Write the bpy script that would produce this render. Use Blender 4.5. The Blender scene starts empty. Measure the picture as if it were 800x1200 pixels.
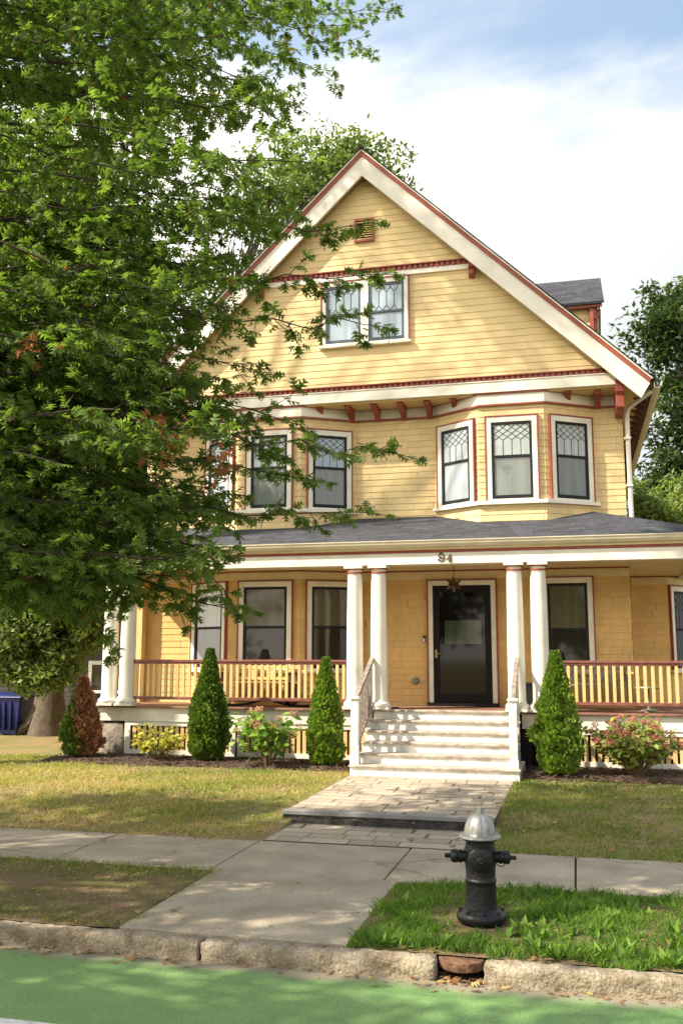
import bpy, math, random
import numpy as np
from mathutils import Vector, Matrix
R = math.radians
scene = bpy.context.scene
C = scene.collection
random.seed(7)
rng = np.random.default_rng(7)

# ------------------------------------------------------------------ camera
F, PSI, TH, ROLL, EYE = 1090.0, R(14.0), math.atan(170 / 1090.0), 0.002, 1.8
fw = Vector((-math.sin(PSI) * math.cos(TH), math.cos(PSI) * math.cos(TH), math.sin(TH)))
rt = Vector((math.cos(PSI), math.sin(PSI), 0)); up = rt.cross(fw)
rt2 = rt * math.cos(ROLL) + up * math.sin(ROLL); up2 = up * math.cos(ROLL) - rt * math.sin(ROLL)
cd = bpy.data.cameras.new('camera'); cam = bpy.data.objects.new('camera', cd); C.objects.link(cam)
cam.matrix_world = Matrix(((rt2.x, up2.x, -fw.x, 0), (rt2.y, up2.y, -fw.y, 0), (rt2.z, up2.z, -fw.z, EYE), (0, 0, 0, 1)))
cd.sensor_fit = 'VERTICAL'; cd.sensor_height = 36; cd.lens = F / 1200 * 36
cd.clip_start = 0.05; cd.clip_end = 2000
scene.camera = cam
def at(x, y, Y):
    d = fw * F + rt2 * (x - 400) + up2 * (600 - y)
    p = d * (Y / d.y); return Vector((p.x, p.y, p.z + EYE))

# ------------------------------------------------------------------ world and sun
SUN_AZ, SUN_EL = R(58), R(41)      # azimuth measured from the facade normal towards the left
sun_dir = Vector((-math.sin(SUN_AZ) * math.cos(SUN_EL), -math.cos(SUN_AZ) * math.cos(SUN_EL), math.sin(SUN_EL)))
w = bpy.data.worlds.new('World'); scene.world = w; w.use_nodes = True
nt = w.node_tree; nt.nodes.clear()
def N(nt, t, **k):
    n = nt.nodes.new(t)
    for a, b in k.items(): setattr(n, a, b)
    return n
out = N(nt, 'ShaderNodeOutputWorld'); bg = N(nt, 'ShaderNodeBackground'); sky = N(nt, 'ShaderNodeTexSky')
sky.sky_type = 'NISHITA'; sky.sun_disc = False; sky.sun_elevation = SUN_EL
sky.sun_rotation = math.atan2(sun_dir.x, sun_dir.y); sky.air_density = 1.0; sky.dust_density = .35; sky.ozone_density = 2.0
tc = N(nt, 'ShaderNodeTexCoord'); mp = N(nt, 'ShaderNodeMapping'); mp.inputs['Scale'].default_value = (1.3, 1.3, 3.2)
mp.inputs['Location'].default_value = (3.1, 0.4, 0.25)
nz = N(nt, 'ShaderNodeTexNoise'); nz.inputs['Scale'].default_value = 2.1; nz.inputs['Detail'].default_value = 7; nz.inputs['Roughness'].default_value = .55
nz.inputs['Distortion'].default_value = .3
sep = N(nt, 'ShaderNodeSeparateXYZ')
mr = N(nt, 'ShaderNodeMapRange'); mr.inputs[1].default_value = .46; mr.inputs[2].default_value = .585; mr.inputs[3].default_value = .36; mr.inputs[4].default_value = -.14
ad = N(nt, 'ShaderNodeMath', operation='ADD')
cr = N(nt, 'ShaderNodeMapRange'); cr.interpolation_type = 'SMOOTHSTEP'
cr.inputs[1].default_value = .36; cr.inputs[2].default_value = .74; cr.inputs[3].default_value = .20
mix = N(nt, 'ShaderNodeMixRGB')
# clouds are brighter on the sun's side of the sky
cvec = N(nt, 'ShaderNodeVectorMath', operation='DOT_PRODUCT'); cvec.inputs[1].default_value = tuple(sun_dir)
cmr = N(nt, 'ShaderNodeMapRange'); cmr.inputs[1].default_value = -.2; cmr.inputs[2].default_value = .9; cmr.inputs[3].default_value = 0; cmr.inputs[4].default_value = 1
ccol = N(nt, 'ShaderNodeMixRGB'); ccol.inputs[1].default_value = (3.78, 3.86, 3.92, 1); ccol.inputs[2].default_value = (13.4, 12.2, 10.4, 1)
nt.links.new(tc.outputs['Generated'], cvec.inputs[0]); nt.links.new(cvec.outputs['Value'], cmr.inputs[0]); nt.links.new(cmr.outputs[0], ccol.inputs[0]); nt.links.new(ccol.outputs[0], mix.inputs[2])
L = nt.links.new
L(tc.outputs['Generated'], mp.inputs[0]); L(mp.outputs[0], nz.inputs['Vector']); L(tc.outputs['Generated'], sep.inputs[0])
L(sep.outputs[2], mr.inputs[0]); L(mr.outputs[0], ad.inputs[0]); L(nz.outputs[0], ad.inputs[1]); L(ad.outputs[0], cr.inputs[0])
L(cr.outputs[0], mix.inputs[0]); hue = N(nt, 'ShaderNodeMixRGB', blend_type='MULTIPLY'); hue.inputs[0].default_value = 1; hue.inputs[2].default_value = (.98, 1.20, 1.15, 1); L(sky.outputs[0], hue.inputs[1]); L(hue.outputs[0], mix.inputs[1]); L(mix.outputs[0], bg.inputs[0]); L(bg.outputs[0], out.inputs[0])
bg.inputs[1].default_value = 0.125
sl = bpy.data.lights.new('sun', 'SUN'); sl.energy = 5.0; sl.angle = R(0.7); sl.color = (1, .90, .73)
so = bpy.data.objects.new('sun', sl); C.objects.link(so); so.rotation_euler = sun_dir.to_track_quat('Z', 'Y').to_euler()
so.location = (-30, -20, 40)
scene.view_settings.view_transform = 'Standard'; scene.view_settings.look = 'None'
scene.view_settings.exposure = 0.98; scene.view_settings.gamma = 1; scene.view_settings.use_curve_mapping = False

# ------------------------------------------------------------------ materials
def mat(name, col, rough=.6, metal=0, var=.12, scale=6, bump=.0, bscale=40, spec=.5, coat=0, col2=None, detail=5, grain=None):
    m = bpy.data.materials.new(name); m.use_nodes = True; t = m.node_tree; p = t.nodes['Principled BSDF']
    c = N(t, 'ShaderNodeTexCoord'); n = N(t, 'ShaderNodeTexNoise'); n.inputs['Scale'].default_value = scale; n.inputs['Detail'].default_value = detail
    r = N(t, 'ShaderNodeMixRGB'); a = (*col, 1)
    b = (*(col2 if col2 else [max(0, x * (1 - var * 1.6)) for x in col]), 1)
    r.inputs[1].default_value = a if col2 else (*[min(1, x * (1 + var * .5)) for x in col], 1); r.inputs[2].default_value = b
    k = N(t, 'ShaderNodeMapRange'); k.inputs[1].default_value = .32; k.inputs[2].default_value = .68
    t.links.new(c.outputs['Object'], n.inputs['Vector']); t.links.new(n.outputs[0], k.inputs[0]); t.links.new(k.outputs[0], r.inputs[0])
    t.links.new(r.outputs[0], p.inputs['Base Color'])
    if grain:      # fine speckle and a few hairline cracks of the material itself
        g = N(t, 'ShaderNodeTexNoise'); g.inputs['Scale'].default_value = grain[0]; g.inputs['Detail'].default_value = 3; gm = N(t, 'ShaderNodeMapRange')
        gm.inputs[1].default_value = .35; gm.inputs[2].default_value = .65; gm.inputs[3].default_value = 1-grain[1]; gm.inputs[4].default_value = 1+grain[1]*.6
        v = N(t, 'ShaderNodeTexVoronoi', feature='DISTANCE_TO_EDGE'); v.inputs['Scale'].default_value = grain[2]; ds = N(t, 'ShaderNodeTexNoise'); ds.inputs['Scale'].default_value = 3; ds.inputs['Detail'].default_value = 6
        am = N(t, 'ShaderNodeMixRGB'); am.inputs[0].default_value = .22; t.links.new(c.outputs['Object'], ds.inputs['Vector']); t.links.new(c.outputs['Object'], am.inputs[1]); t.links.new(ds.outputs['Color'], am.inputs[2]); t.links.new(am.outputs[0], v.inputs['Vector'])
        vm = N(t, 'ShaderNodeMapRange'); vm.inputs[1].default_value = 0; vm.inputs[2].default_value = .006; vm.inputs[3].default_value = grain[3]; vm.inputs[4].default_value = 1
        m1 = N(t, 'ShaderNodeMixRGB', blend_type='MULTIPLY'); m1.inputs[0].default_value = 1; m2 = N(t, 'ShaderNodeMixRGB', blend_type='MULTIPLY'); m2.inputs[0].default_value = 1
        t.links.new(c.outputs['Object'], g.inputs['Vector']); t.links.new(g.outputs[0], gm.inputs[0]); t.links.new(v.outputs['Distance'], vm.inputs[0])
        t.links.new(r.outputs[0], m1.inputs[1]); t.links.new(gm.outputs[0], m1.inputs[2]); t.links.new(m1.outputs[0], m2.inputs[1]); t.links.new(vm.outputs[0], m2.inputs[2]); t.links.new(m2.outputs[0], p.inputs['Base Color'])
    p.inputs['Roughness'].default_value = rough; p.inputs['Metallic'].default_value = metal; p.inputs['Specular IOR Level'].default_value = spec
    p.inputs['Coat Weight'].default_value = coat
    if bump:
        n2 = N(t, 'ShaderNodeTexNoise'); n2.inputs['Scale'].default_value = bscale; n2.inputs['Detail'].default_value = 6
        bn = N(t, 'ShaderNodeBump'); bn.inputs['Strength'].default_value = bump; bn.inputs['Distance'].default_value = .02
        t.links.new(c.outputs['Object'], n2.inputs['Vector']); t.links.new(n2.outputs[0], bn.inputs['Height']); t.links.new(bn.outputs[0], p.inputs['Normal'])
    return m

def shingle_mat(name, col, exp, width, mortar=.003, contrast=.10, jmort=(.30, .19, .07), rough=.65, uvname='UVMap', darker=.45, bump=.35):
    m = bpy.data.materials.new(name); m.use_nodes = True; t = m.node_tree; p = t.nodes['Principled BSDF']; l = t.links.new
    uv = N(t, 'ShaderNodeUVMap'); s = N(t, 'ShaderNodeSeparateXYZ'); l(uv.outputs[0], s.inputs[0])
    dv = N(t, 'ShaderNodeMath', operation='DIVIDE'); dv.inputs[1].default_value = exp; l(s.outputs[1], dv.inputs[0])
    fl = N(t, 'ShaderNodeMath', operation='FLOOR'); l(dv.outputs[0], fl.inputs[0])
    wn = N(t, 'ShaderNodeTexWhiteNoise', noise_dimensions='1D'); l(fl.outputs[0], wn.inputs['W'])
    ml = N(t, 'ShaderNodeMath', operation='MULTIPLY'); ml.inputs[1].default_value = 3.7; l(wn.outputs[0], ml.inputs[0])
    # stretch the widths so the shingles are not all alike
    nn = N(t, 'ShaderNodeTexNoise', noise_dimensions='2D'); nn.inputs['Scale'].default_value = 1.0 / width * .55; nn.inputs['Detail'].default_value = 0
    cb2 = N(t, 'ShaderNodeCombineXYZ'); l(s.outputs[0], cb2.inputs[0]); m10 = N(t, 'ShaderNodeMath', operation='MULTIPLY'); m10.inputs[1].default_value = 7.3; l(fl.outputs[0], m10.inputs[0]); l(m10.outputs[0], cb2.inputs[1])
    l(cb2.outputs[0], nn.inputs['Vector'])
    mw = N(t, 'ShaderNodeMath', operation='MULTIPLY'); mw.inputs[1].default_value = width * 1.6; l(nn.outputs[0], mw.inputs[0])
    a1 = N(t, 'ShaderNodeMath', operation='ADD'); l(s.outputs[0], a1.inputs[0]); l(ml.outputs[0], a1.inputs[1])
    a2 = N(t, 'ShaderNodeMath', operation='ADD'); l(a1.outputs[0], a2.inputs[0]); l(mw.outputs[0], a2.inputs[1])
    cb = N(t, 'ShaderNodeCombineXYZ'); l(a2.outputs[0], cb.inputs[0]); l(s.outputs[1], cb.inputs[1])
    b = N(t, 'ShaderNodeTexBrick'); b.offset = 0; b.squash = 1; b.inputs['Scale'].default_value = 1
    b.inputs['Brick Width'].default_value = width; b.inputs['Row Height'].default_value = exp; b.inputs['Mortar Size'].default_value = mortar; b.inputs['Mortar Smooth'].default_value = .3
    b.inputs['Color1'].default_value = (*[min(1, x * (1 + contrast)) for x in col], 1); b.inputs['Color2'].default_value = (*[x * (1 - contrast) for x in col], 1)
    b.inputs['Mortar'].default_value = (*jmort, 1)  # joint colour; on siding its level lines also paint in course shadows
    l(cb.outputs[0], b.inputs['Vector'])
    c = N(t, 'ShaderNodeTexCoord'); n = N(t, 'ShaderNodeTexNoise'); n.inputs['Scale'].default_value = 1.6; n.inputs['Detail'].default_value = 8
    l(c.outputs['Object'], n.inputs['Vector'])
    n3 = N(t, 'ShaderNodeTexNoise'); n3.inputs['Scale'].default_value = 1; n3.inputs['Detail'].default_value = 4
    mp = N(t, 'ShaderNodeMapping'); mp.inputs['Scale'].default_value = (60, 60, 4); l(c.outputs['Object'], mp.inputs[0]); l(mp.outputs[0], n3.inputs['Vector'])
    mx = N(t, 'ShaderNodeMixRGB', blend_type='MULTIPLY'); mx.inputs[0].default_value = 1
    rr = N(t, 'ShaderNodeMapRange'); rr.inputs[1].default_value = .3; rr.inputs[2].default_value = .7; rr.inputs[3].default_value = .86; rr.inputs[4].default_value = 1.05
    l(n.outputs[0], rr.inputs[0]); l(b.outputs[0], mx.inputs[1]); l(rr.outputs[0], mx.inputs[2]); l(mx.outputs[0], p.inputs['Base Color'])
    bn = N(t, 'ShaderNodeBump'); bn.inputs['Strength'].default_value = bump; bn.inputs['Distance'].default_value = .006
    ab = N(t, 'ShaderNodeMath', operation='SUBTRACT'); l(n3.outputs[0], ab.inputs[0]); l(b.outputs['Fac'], ab.inputs[1])
    l(ab.outputs[0], bn.inputs['Height']); l(bn.outputs[0], p.inputs['Normal'])
    p.inputs['Roughness'].default_value = rough
    return m

def leaf_mat(name, cols, trans=.35, rough=.5):
    m = bpy.data.materials.new(name); m.use_nodes = True; t = m.node_tree; p = t.nodes['Principled BSDF']; l = t.links.new
    a = N(t, 'ShaderNodeAttribute'); a.attribute_name = 'tint'; r = N(t, 'ShaderNodeValToRGB')
    e = r.color_ramp.elements
    while len(e) < len(cols): e.new(.5)
    for i, (pos, c) in enumerate(cols): e[i].position = pos; e[i].color = (*c, 1)
    l(a.outputs['Fac'], r.inputs[0]); l(r.outputs[0], p.inputs['Base Color']); p.inputs['Roughness'].default_value = rough
    p.inputs['Specular IOR Level'].default_value = .2
    tr = N(t, 'ShaderNodeBsdfTranslucent'); g = N(t, 'ShaderNodeMixRGB', blend_type='MULTIPLY'); g.inputs[0].default_value = 1; g.inputs[2].default_value = (1.2, 1.35, .55, 1)
    l(r.outputs[0], g.inputs[1]); l(g.outputs[0], tr.inputs[0])
    ms = N(t, 'ShaderNodeMixShader'); ms.inputs[0].default_value = trans; l(p.outputs[0], ms.inputs[1]); l(tr.outputs[0], ms.inputs[2])
    l(ms.outputs[0], t.nodes['Material Output'].inputs[0])
    return m

def glass_mat(name, col, rough=.04, spec=.9, var=.14):
    m = mat(name, col, rough=rough, var=var, scale=1, spec=spec); t = m.node_tree      # soft upright folds of the cloth behind the pane
    mp = N(t, 'ShaderNodeMapping'); mp.inputs['Scale'].default_value = (11, 11, .8)
    n = [k for k in t.nodes if k.type == 'TEX_NOISE'][0]; c = [k for k in t.nodes if k.type == 'TEX_COORD'][0]
    t.links.new(c.outputs['Object'], mp.inputs[0]); t.links.new(mp.outputs[0], n.inputs['Vector']); return m

YEL = (.72, .50, .205)
M = {}
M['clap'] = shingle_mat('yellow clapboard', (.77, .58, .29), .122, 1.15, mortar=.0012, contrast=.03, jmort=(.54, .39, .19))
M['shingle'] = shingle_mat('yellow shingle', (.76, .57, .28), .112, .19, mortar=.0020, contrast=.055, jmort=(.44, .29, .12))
M['lowershingle'] = shingle_mat('porch shade shingle', (.70, .455, .165), .116, .19, mortar=.0022, contrast=.05, jmort=(.40, .22, .06))  # same yellow shingle, with warm porch shade painted into the colour
M['yflat'] = mat('yellow paint', (.70, .49, .21), .55, var=.06, scale=3, bump=.05)
M['yfrieze'] = mat('cream yellow frieze', (.72, .58, .32), .55, var=.06)
M['cream'] = mat('cream trim paint', (.80, .755, .645), .5, var=.09, scale=2.5, bump=.04)
M['white'] = mat('white porch paint', (.80, .78, .72), .5, var=.22, scale=7, bump=.05)
M['red'] = mat('brick red trim paint', (.30, .062, .034), .5, var=.15)
M['maroon'] = mat('maroon rail paint', (.24, .085, .06), .45, var=.25, scale=12)
M['floorpaint'] = mat('worn brown deck paint', (.26, .13, .085), .6, var=.3, scale=8)
M['greywood'] = mat('weathered grey wood', (.30, .24, .20), .7, var=.3, scale=14, bump=.2)
M['black'] = mat('black sash paint', (.014, .015, .017), .55, var=.2, spec=.25)
M['darksash'] = mat('slate blue sash paint', (.07, .085, .11), .4, var=.2)
M['lead'] = mat('lead came', (.10, .11, .12), .5, var=.2)
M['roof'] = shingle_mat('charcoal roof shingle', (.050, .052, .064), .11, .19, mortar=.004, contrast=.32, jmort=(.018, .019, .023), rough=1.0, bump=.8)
M['soffit'] = mat('dark red soffit', (.14, .06, .04), .7, var=.25)
M['gutter'] = mat('cream metal gutter', (.62, .55, .40), .4, var=.10, scale=3)
M['darkvoid'] = mat('painted hollow shade', (.012, .011, .010), .9)  # near-black colour stands in for shade inside hollows
M['stone'] = mat('rough granite', (.36, .31, .25), .9, var=.4, scale=5, bump=1.0, bscale=14, col2=(.17, .14, .11))
M['door'] = mat('black storm door', (.010, .008, .007), .5, var=.2, spec=.2)
M['doorglass'] = glass_mat('dark door glass', (.008, .007, .006), .05, .35)
M['dooreye'] = glass_mat('door window behind glass', (.06, .075, .045), .08, .6, .25)
M['brass'] = mat('brass', (.62, .50, .25), .3, 1)
M['bronze'] = mat('dark bronze', (.10, .07, .035), .35, .9)
M['numeral'] = mat('brown numeral paint', (.10, .075, .05), .4, .3)
M['p_white'] = glass_mat('pane over white curtain', (.36, .41, .45), .06)
M['p_pale'] = glass_mat('pane over pale curtain', (.42, .46, .45), .05)
M['p_grey'] = glass_mat('pane over grey blind', (.17, .19, .18), .04)
M['p_shade'] = glass_mat('pane over green roller shade', (.12, .115, .07), .05, .45)
M['p_dark'] = glass_mat('dark pane', (.03, .028, .02), .04, .5)
M['p_blue'] = glass_mat('curtain pane with sky tint', (.40, .48, .56), .10, .5)  # white curtain, with a pale blue sky reflection painted into the colour

# ------------------------------------------------------------------ mesh helpers
class MB:
    def __init__(s): s.v = []; s.f = []; s.uv = {}
    def add(s, vs, fs, uvs=None):
        o = len(s.v); s.v += [tuple(v) for v in vs]
        for i, f in enumerate(fs):
            if uvs: s.uv[len(s.f)] = uvs[i]
            s.f.append(tuple(o + k for k in f))
    def box(s, x0, x1, y0, y1, z0, z1):
        s.add([(x0,y0,z0),(x1,y0,z0),(x1,y1,z0),(x0,y1,z0),(x0,y0,z1),(x1,y0,z1),(x1,y1,z1),(x0,y1,z1)],
              [(0,3,2,1),(4,5,6,7),(0,1,5,4),(1,2,6,5),(2,3,7,6),(3,0,4,7)])
    def obox(s, fr, a0, a1, d0, d1, z0, z1):   # box in a wall frame: a along, d outwards, z up
        O, u, n = fr; vs = []
        for z in (z0, z1):
            for a, d in ((a0, d1), (a1, d1), (a1, d0), (a0, d0)):
                p = O + u * a + n * d; vs.append((p.x, p.y, z))
        s.add(vs, [(0,3,2,1),(4,5,6,7),(0,1,5,4),(1,2,6,5),(2,3,7,6),(3,0,4,7)])
    def prism(s, pts, axis, c0, c1):           # polygon in the plane across `axis`, extruded along it
        n = len(pts); vs = []
        for c in (c0, c1):
            for a, b in pts: vs.append((c, a, b) if axis == 'x' else (a, c, b) if axis == 'y' else (a, b, c))
        s.add(vs, [tuple(range(n)), tuple(range(2*n-1, n-1, -1))] + [(i, i+n, (i+1) % n + n, (i+1) % n) for i in range(n)])
    def poly3(s, pts, vec):                    # planar 3D polygon extruded by a vector
        n = len(pts); v = Vector(vec)
        s.add([Vector(p) for p in pts] + [Vector(p) + v for p in pts], [tuple(range(n)), tuple(range(2*n-1, n-1, -1))] + [(i, i+n, (i+1) % n + n, (i+1) % n) for i in range(n)])
    def tube(s, pts, rad, k=6, cap=True):
        pts = [Vector(p) for p in pts]; rs = rad if isinstance(rad, (list, tuple)) else [rad] * len(pts)
        ref = Vector((0, 0, 1)); vs = []
        d0 = (pts[-1] - pts[0]).normalized()
        if abs(d0.z) > .9: ref = Vector((1, 0, 0))
        for i, p in enumerate(pts):
            d = (pts[min(i+1, len(pts)-1)] - pts[max(i-1, 0)]).normalized()
            a = d.cross(ref).normalized(); b = d.cross(a)
            for j in range(k):
                t = 2 * math.pi * j / k; vs.append(p + (a * math.cos(t) + b * math.sin(t)) * rs[i])
        fs = []
        for i in range(len(pts) - 1):
            for j in range(k): fs.append((i*k+j, i*k+(j+1) % k, (i+1)*k+(j+1) % k, (i+1)*k+j))
        if cap: fs += [tuple(range(k))[::-1], tuple(range((len(pts)-1)*k, len(pts)*k))]
        s.add(vs, fs)
    def lathe(s, prof, c, k=24, axis=Vector((0, 0, 1)), flute=None):
        q = Vector((0, 0, 1)).rotation_difference(axis); vs = []
        for r, h in prof:
            for j in range(k):
                t = 2 * math.pi * j / k; rr = r * (flute(t, h) if flute else 1)
                vs.append(Vector(c) + q @ Vector((rr * math.cos(t), rr * math.sin(t), h)))
        fs = []
        for i in range(len(prof) - 1):
            for j in range(k): fs.append((i*k+j, i*k+(j+1) % k, (i+1)*k+(j+1) % k, (i+1)*k+j))
        fs += [tuple(range(k))[::-1], tuple(range((len(prof)-1)*k, len(prof)*k))]
        s.add(vs, fs)
    def build(s, name, m, parent=None, smooth=False, bevel=0, origin=None):
        me = bpy.data.meshes.new(name)
        off = wloc(parent) if parent else Vector(origin or (0, 0, 0))
        me.from_pydata([(v[0]-off.x, v[1]-off.y, v[2]-off.z) for v in s.v], [], s.f)
        if s.uv:
            ul = me.uv_layers.new(name='UVMap')
            for i, pol in enumerate(me.polygons):
                u = s.uv.get(i)
                if u:
                    for k, li in enumerate(pol.loop_indices): ul.data[li].uv = u[k]
        me.materials.append(M[m] if isinstance(m, str) else m)
        if smooth:
            me.polygons.foreach_set('use_smooth', [True] * len(me.polygons)); 
            me.set_sharp_from_angle(angle=R(40))
        me.update()
        o = bpy.data.objects.new(name, me); C.objects.link(o)
        if parent: o.parent = parent
        else: o.location = off
        if bevel:
            b = o.modifiers.new('bevel', 'BEVEL'); b.width = bevel; b.segments = 2; b.limit_method = 'ANGLE'; b.angle_limit = R(40)
        return o
def wloc(o):
    v = Vector((0, 0, 0))
    while o: v += o.location; o = o.parent
    return v
def tag(o, label=None, cat=None, group=None, kind=None):
    if label: o['label'] = label
    if cat: o['category'] = cat
    if group: o['group'] = group
    if kind: o['kind'] = kind
    return o
def empty(name, loc, label, cat, group=None):
    o = bpy.data.objects.new(name, None); C.objects.link(o); o.location = loc; o.empty_display_size = .2
    return tag(o, label, cat, group)
def frame(x, y, ang):      # wall frame: ang = direction of the outward normal from -Y, turning towards +X
    n = Vector((math.sin(ang), -math.cos(ang), 0)); u = Vector((math.cos(ang), math.sin(ang), 0)); return (Vector((x, y, 0)), u, n)
def seg_frame(p, q):
    d = Vector((q[0]-p[0], q[1]-p[1], 0)); n = Vector((d.y, -d.x, 0)).normalized(); return (Vector((p[0], p[1], 0)), d.normalized(), n), d.length
def courses(mb, fr, a0, a1, z0, z1, exp, lim=None, thick=.009, zref=0):
    """lapped siding: every course leans out at its bottom edge; lim(z) gives (a0,a1) at height z"""
    O, u, n = fr; k0 = math.floor((z0 - zref) / exp + 1e-6); z = zref + k0 * exp
    while z < z1 - 1e-4:
        zb, zt = max(z, z0), min(z + exp, z1)
        b = lim(zb) if lim else (a0, a1); t = lim(zt) if lim else (a0, a1)
        if b[1] - b[0] > .01:
            if t[1] < t[0]: mid = (t[0]+t[1])/2; t = (mid, mid)
            def P(a, d, zz): p = O + u*a + n*d; return (p.x, p.y, zz)
            vs = [P(b[0], thick, zb), P(b[1], thick, zb), P(t[1], 0.001, zt), P(t[0], 0.001, zt), P(b[0], 0, zb), P(b[1], 0, zb)]
            zz0 = zb - zref + .0; zz1 = zt - zref
            mb.add(vs, [(0,1,2,3), (4,5,1,0)], [[(b[0]+O.x, zz0+.001), (b[1]+O.x, zz0+.001), (t[1]+O.x, zz1-.001), (t[0]+O.x, zz1-.001)], [(0, .0), (.1, .0), (.1, .0), (0, .0)]])
        z += exp

# ================================================================== THE HOUSE
house = empty('house', (-3.45, 16, .15), 'large yellow shingled gabled house with cream and red trim and a columned front porch', 'house')
GZ = .15
def bay_pts(x0, x1, x2, x3): return [(x0, 16.0), (x1, 15.45), (x2, 15.45), (x3, 16.0)]
BR = bay_pts(-2.29, -1.46, -.38, .44); BL = bay_pts(-6.65, -5.75, -4.59, -3.70); B1 = bay_pts(-6.86, -5.83, -4.58, -3.58)
XL, XR = -7.8, .9
def outline(bays):
    pts = [(XL, 16.0)]
    for b in bays: pts += b
    return pts + [(XR, 16.0)]
O1, O2 = outline([B1]), outline([BL, BR])
def along(pts, mb, z0, z1, d0, d1):
    """a band that follows the outline, mitred at the corners"""
    n = len(pts); offs = []
    for i in range(n):
        def nrm(a, b): d = Vector((b[0]-a[0], b[1]-a[1])); return Vector((d.y, -d.x)).normalized()
        n1 = nrm(pts[i-1], pts[i]) if i else nrm(pts[0], pts[1]); n2 = nrm(pts[i], pts[i+1]) if i < n-1 else n1
        m = (n1 + n2).normalized(); m = m / max(.3, m.dot(n1)); offs.append(m)
    for i in range(n-1):
        vs = []
        for z in (z0, z1):
            for k, d in ((i, d1), (i+1, d1), (i+1, d0), (i, d0)):
                vs.append((pts[k][0] + offs[k].x*d, pts[k][1] + offs[k].y*d, z))
        mb.add(vs, [(0,3,2,1),(4,5,6,7),(0,1,5,4),(1,2,6,5),(2,3,7,6),(3,0,4,7)])
# solid core
mb = MB(); mb.box(XL+.02, XR-.02, 16.03, 26, .2, 6.25)
mb.prism([(-8.1, 6.2), (1.2, 6.2), (1.2, 6.15), (-3.45, 10.55), (-8.1, 6.15)][:2] + [(-3.45, 10.6)], 'y', 15.44, 26)
for b, z0, z1 in ((B1, .3, 3.3), (BL, 3.6, 6.2), (BR, 3.6, 6.2)):
    mb.prism([(b[0][0]+.05, 16.1), (b[1][0]+.02, b[1][1]+.02), (b[2][0]-.02, b[2][1]+.02), (b[3][0]-.05, 16.1)], 'z', z0, z1)
mb.build('wall', 'yflat', house)
# shingled skins
mb = MB()
for p, q in zip(O1[:-1], O1[1:]):
    fr, ln = seg_frame(p, q); courses(mb, fr, 0, ln, .99, 3.14, .116)
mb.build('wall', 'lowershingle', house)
mb = MB()
for p, q in zip(O2[:-1], O2[1:]):
    fr, ln = seg_frame(p, q); courses(mb, fr, 0, ln, 3.7, 6.02, .112)
fr, ln = seg_frame((XR, 16), (XR, 26)); courses(mb, fr, 0, ln, .3, 6.2, .116)
fr, ln = seg_frame((XL, 26), (XL, 16)); courses(mb, fr, 0, ln, .3, 6.2, .116)
mb.build('wall', 'shingle', house)
# gable
RX, RZ, SL = -3.42, 10.82, .965         # front rake apex (top edge) at Y 15.15, slope
def gl(z, drop=.42):
    h = (RZ - drop - z) / SL; return (RX - h + 3.42 - .0, RX + h + 3.42 - .0)
frG = (Vector((-3.42, 15.42, 0)), Vector((1, 0, 0)), Vector((0, -1, 0)))
mb = MB(); courses(mb, frG, 0, 0, 6.50, 10.35, .122, lim=lambda z: gl(z)); 
mb.build('gable_wall', 'clap', house)
# soffit under the gable, face board, dentils
mb = MB(); mb.box(-8.2, 1.3, 15.44, 16.05, 6.225, 6.26); mb.build('gable_soffit', 'yfrieze', house)
mb = MB(); mb.box(-7.75, .86, 15.37, 15.44, 6.225, 6.405)
mb.box(-7.75, .86, 15.355, 15.44, 6.405, 6.425); mb.build('face_board', 'cream', house, bevel=.004)
def dentils(x0, x1, z0, z1, name):
    mb = MB(); mb.box(x0, x1, 15.385, 15.43, z0, z1)
    mb.box(x0, x1, 15.33, 15.43, z1-.018, z1)
    x = x0 + .01
    while x < x1 - .05: mb.box(x, x+.062, 15.352, 15.384, z0, z1-.019); x += .095
    mb.build(name, 'red', house)
dentils(-7.66, .80, 6.427, 6.505, 'dentil_band')
mb = MB(); mb.box(-5.30, -1.58, 15.37, 15.43, 8.47, 8.56); mb.build('upper_face_board', 'cream', house)
dentils(-5.30, -1.58, 8.56, 8.65, 'upper_dentil_band')
# frieze at the top of the second floor
mb = MB(); along(O2, mb, 6.02, 6.224, .015, .035); mb.build('frieze', 'cream', house)
mb = MB(); along(O2, mb, 5.995, 6.025, .015, .055); along(O2, mb, 6.195, 6.223, .037, .06); mb.build('frieze_moulding', 'red', house)
def bracket(x, y0, zt=6.222, ln=.45, h=.24, wd=.09):
    mb = MB(); y0 -= .036
    pts = [(y0, zt), (y0, zt-h), (y0-.05*ln/.45, zt-h+.01), (y0-.11*ln/.45, zt-h*.72), (y0-.22*ln/.45, zt-h*.52), (y0-.33*ln/.45, zt-h*.46), (y0-ln+.03, zt-h*.42), (y0-ln, zt-h*.32), (y0-ln, zt)]
    mb.prism(pts, 'x', x-wd/2, x+wd/2)
    mb.box(x-wd/2-.012, x+wd/2+.012, y0-ln-.012, y0, zt-.03, zt-.002)
    mb.build('bracket', 'red', house)
for x in (-3.77, -3.30, -2.83, -2.36): bracket(x, 16.0)
for x, y in ((-1.90, 15.74), (.02, 15.72), (-4.28, 15.66), (-6.2, 15.7)): bracket(x, y, ln=max(.1, y-15.50), h=.13)
for x in (.50, -6.95, -7.4): bracket(x, 16.0, ln=.42)
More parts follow.
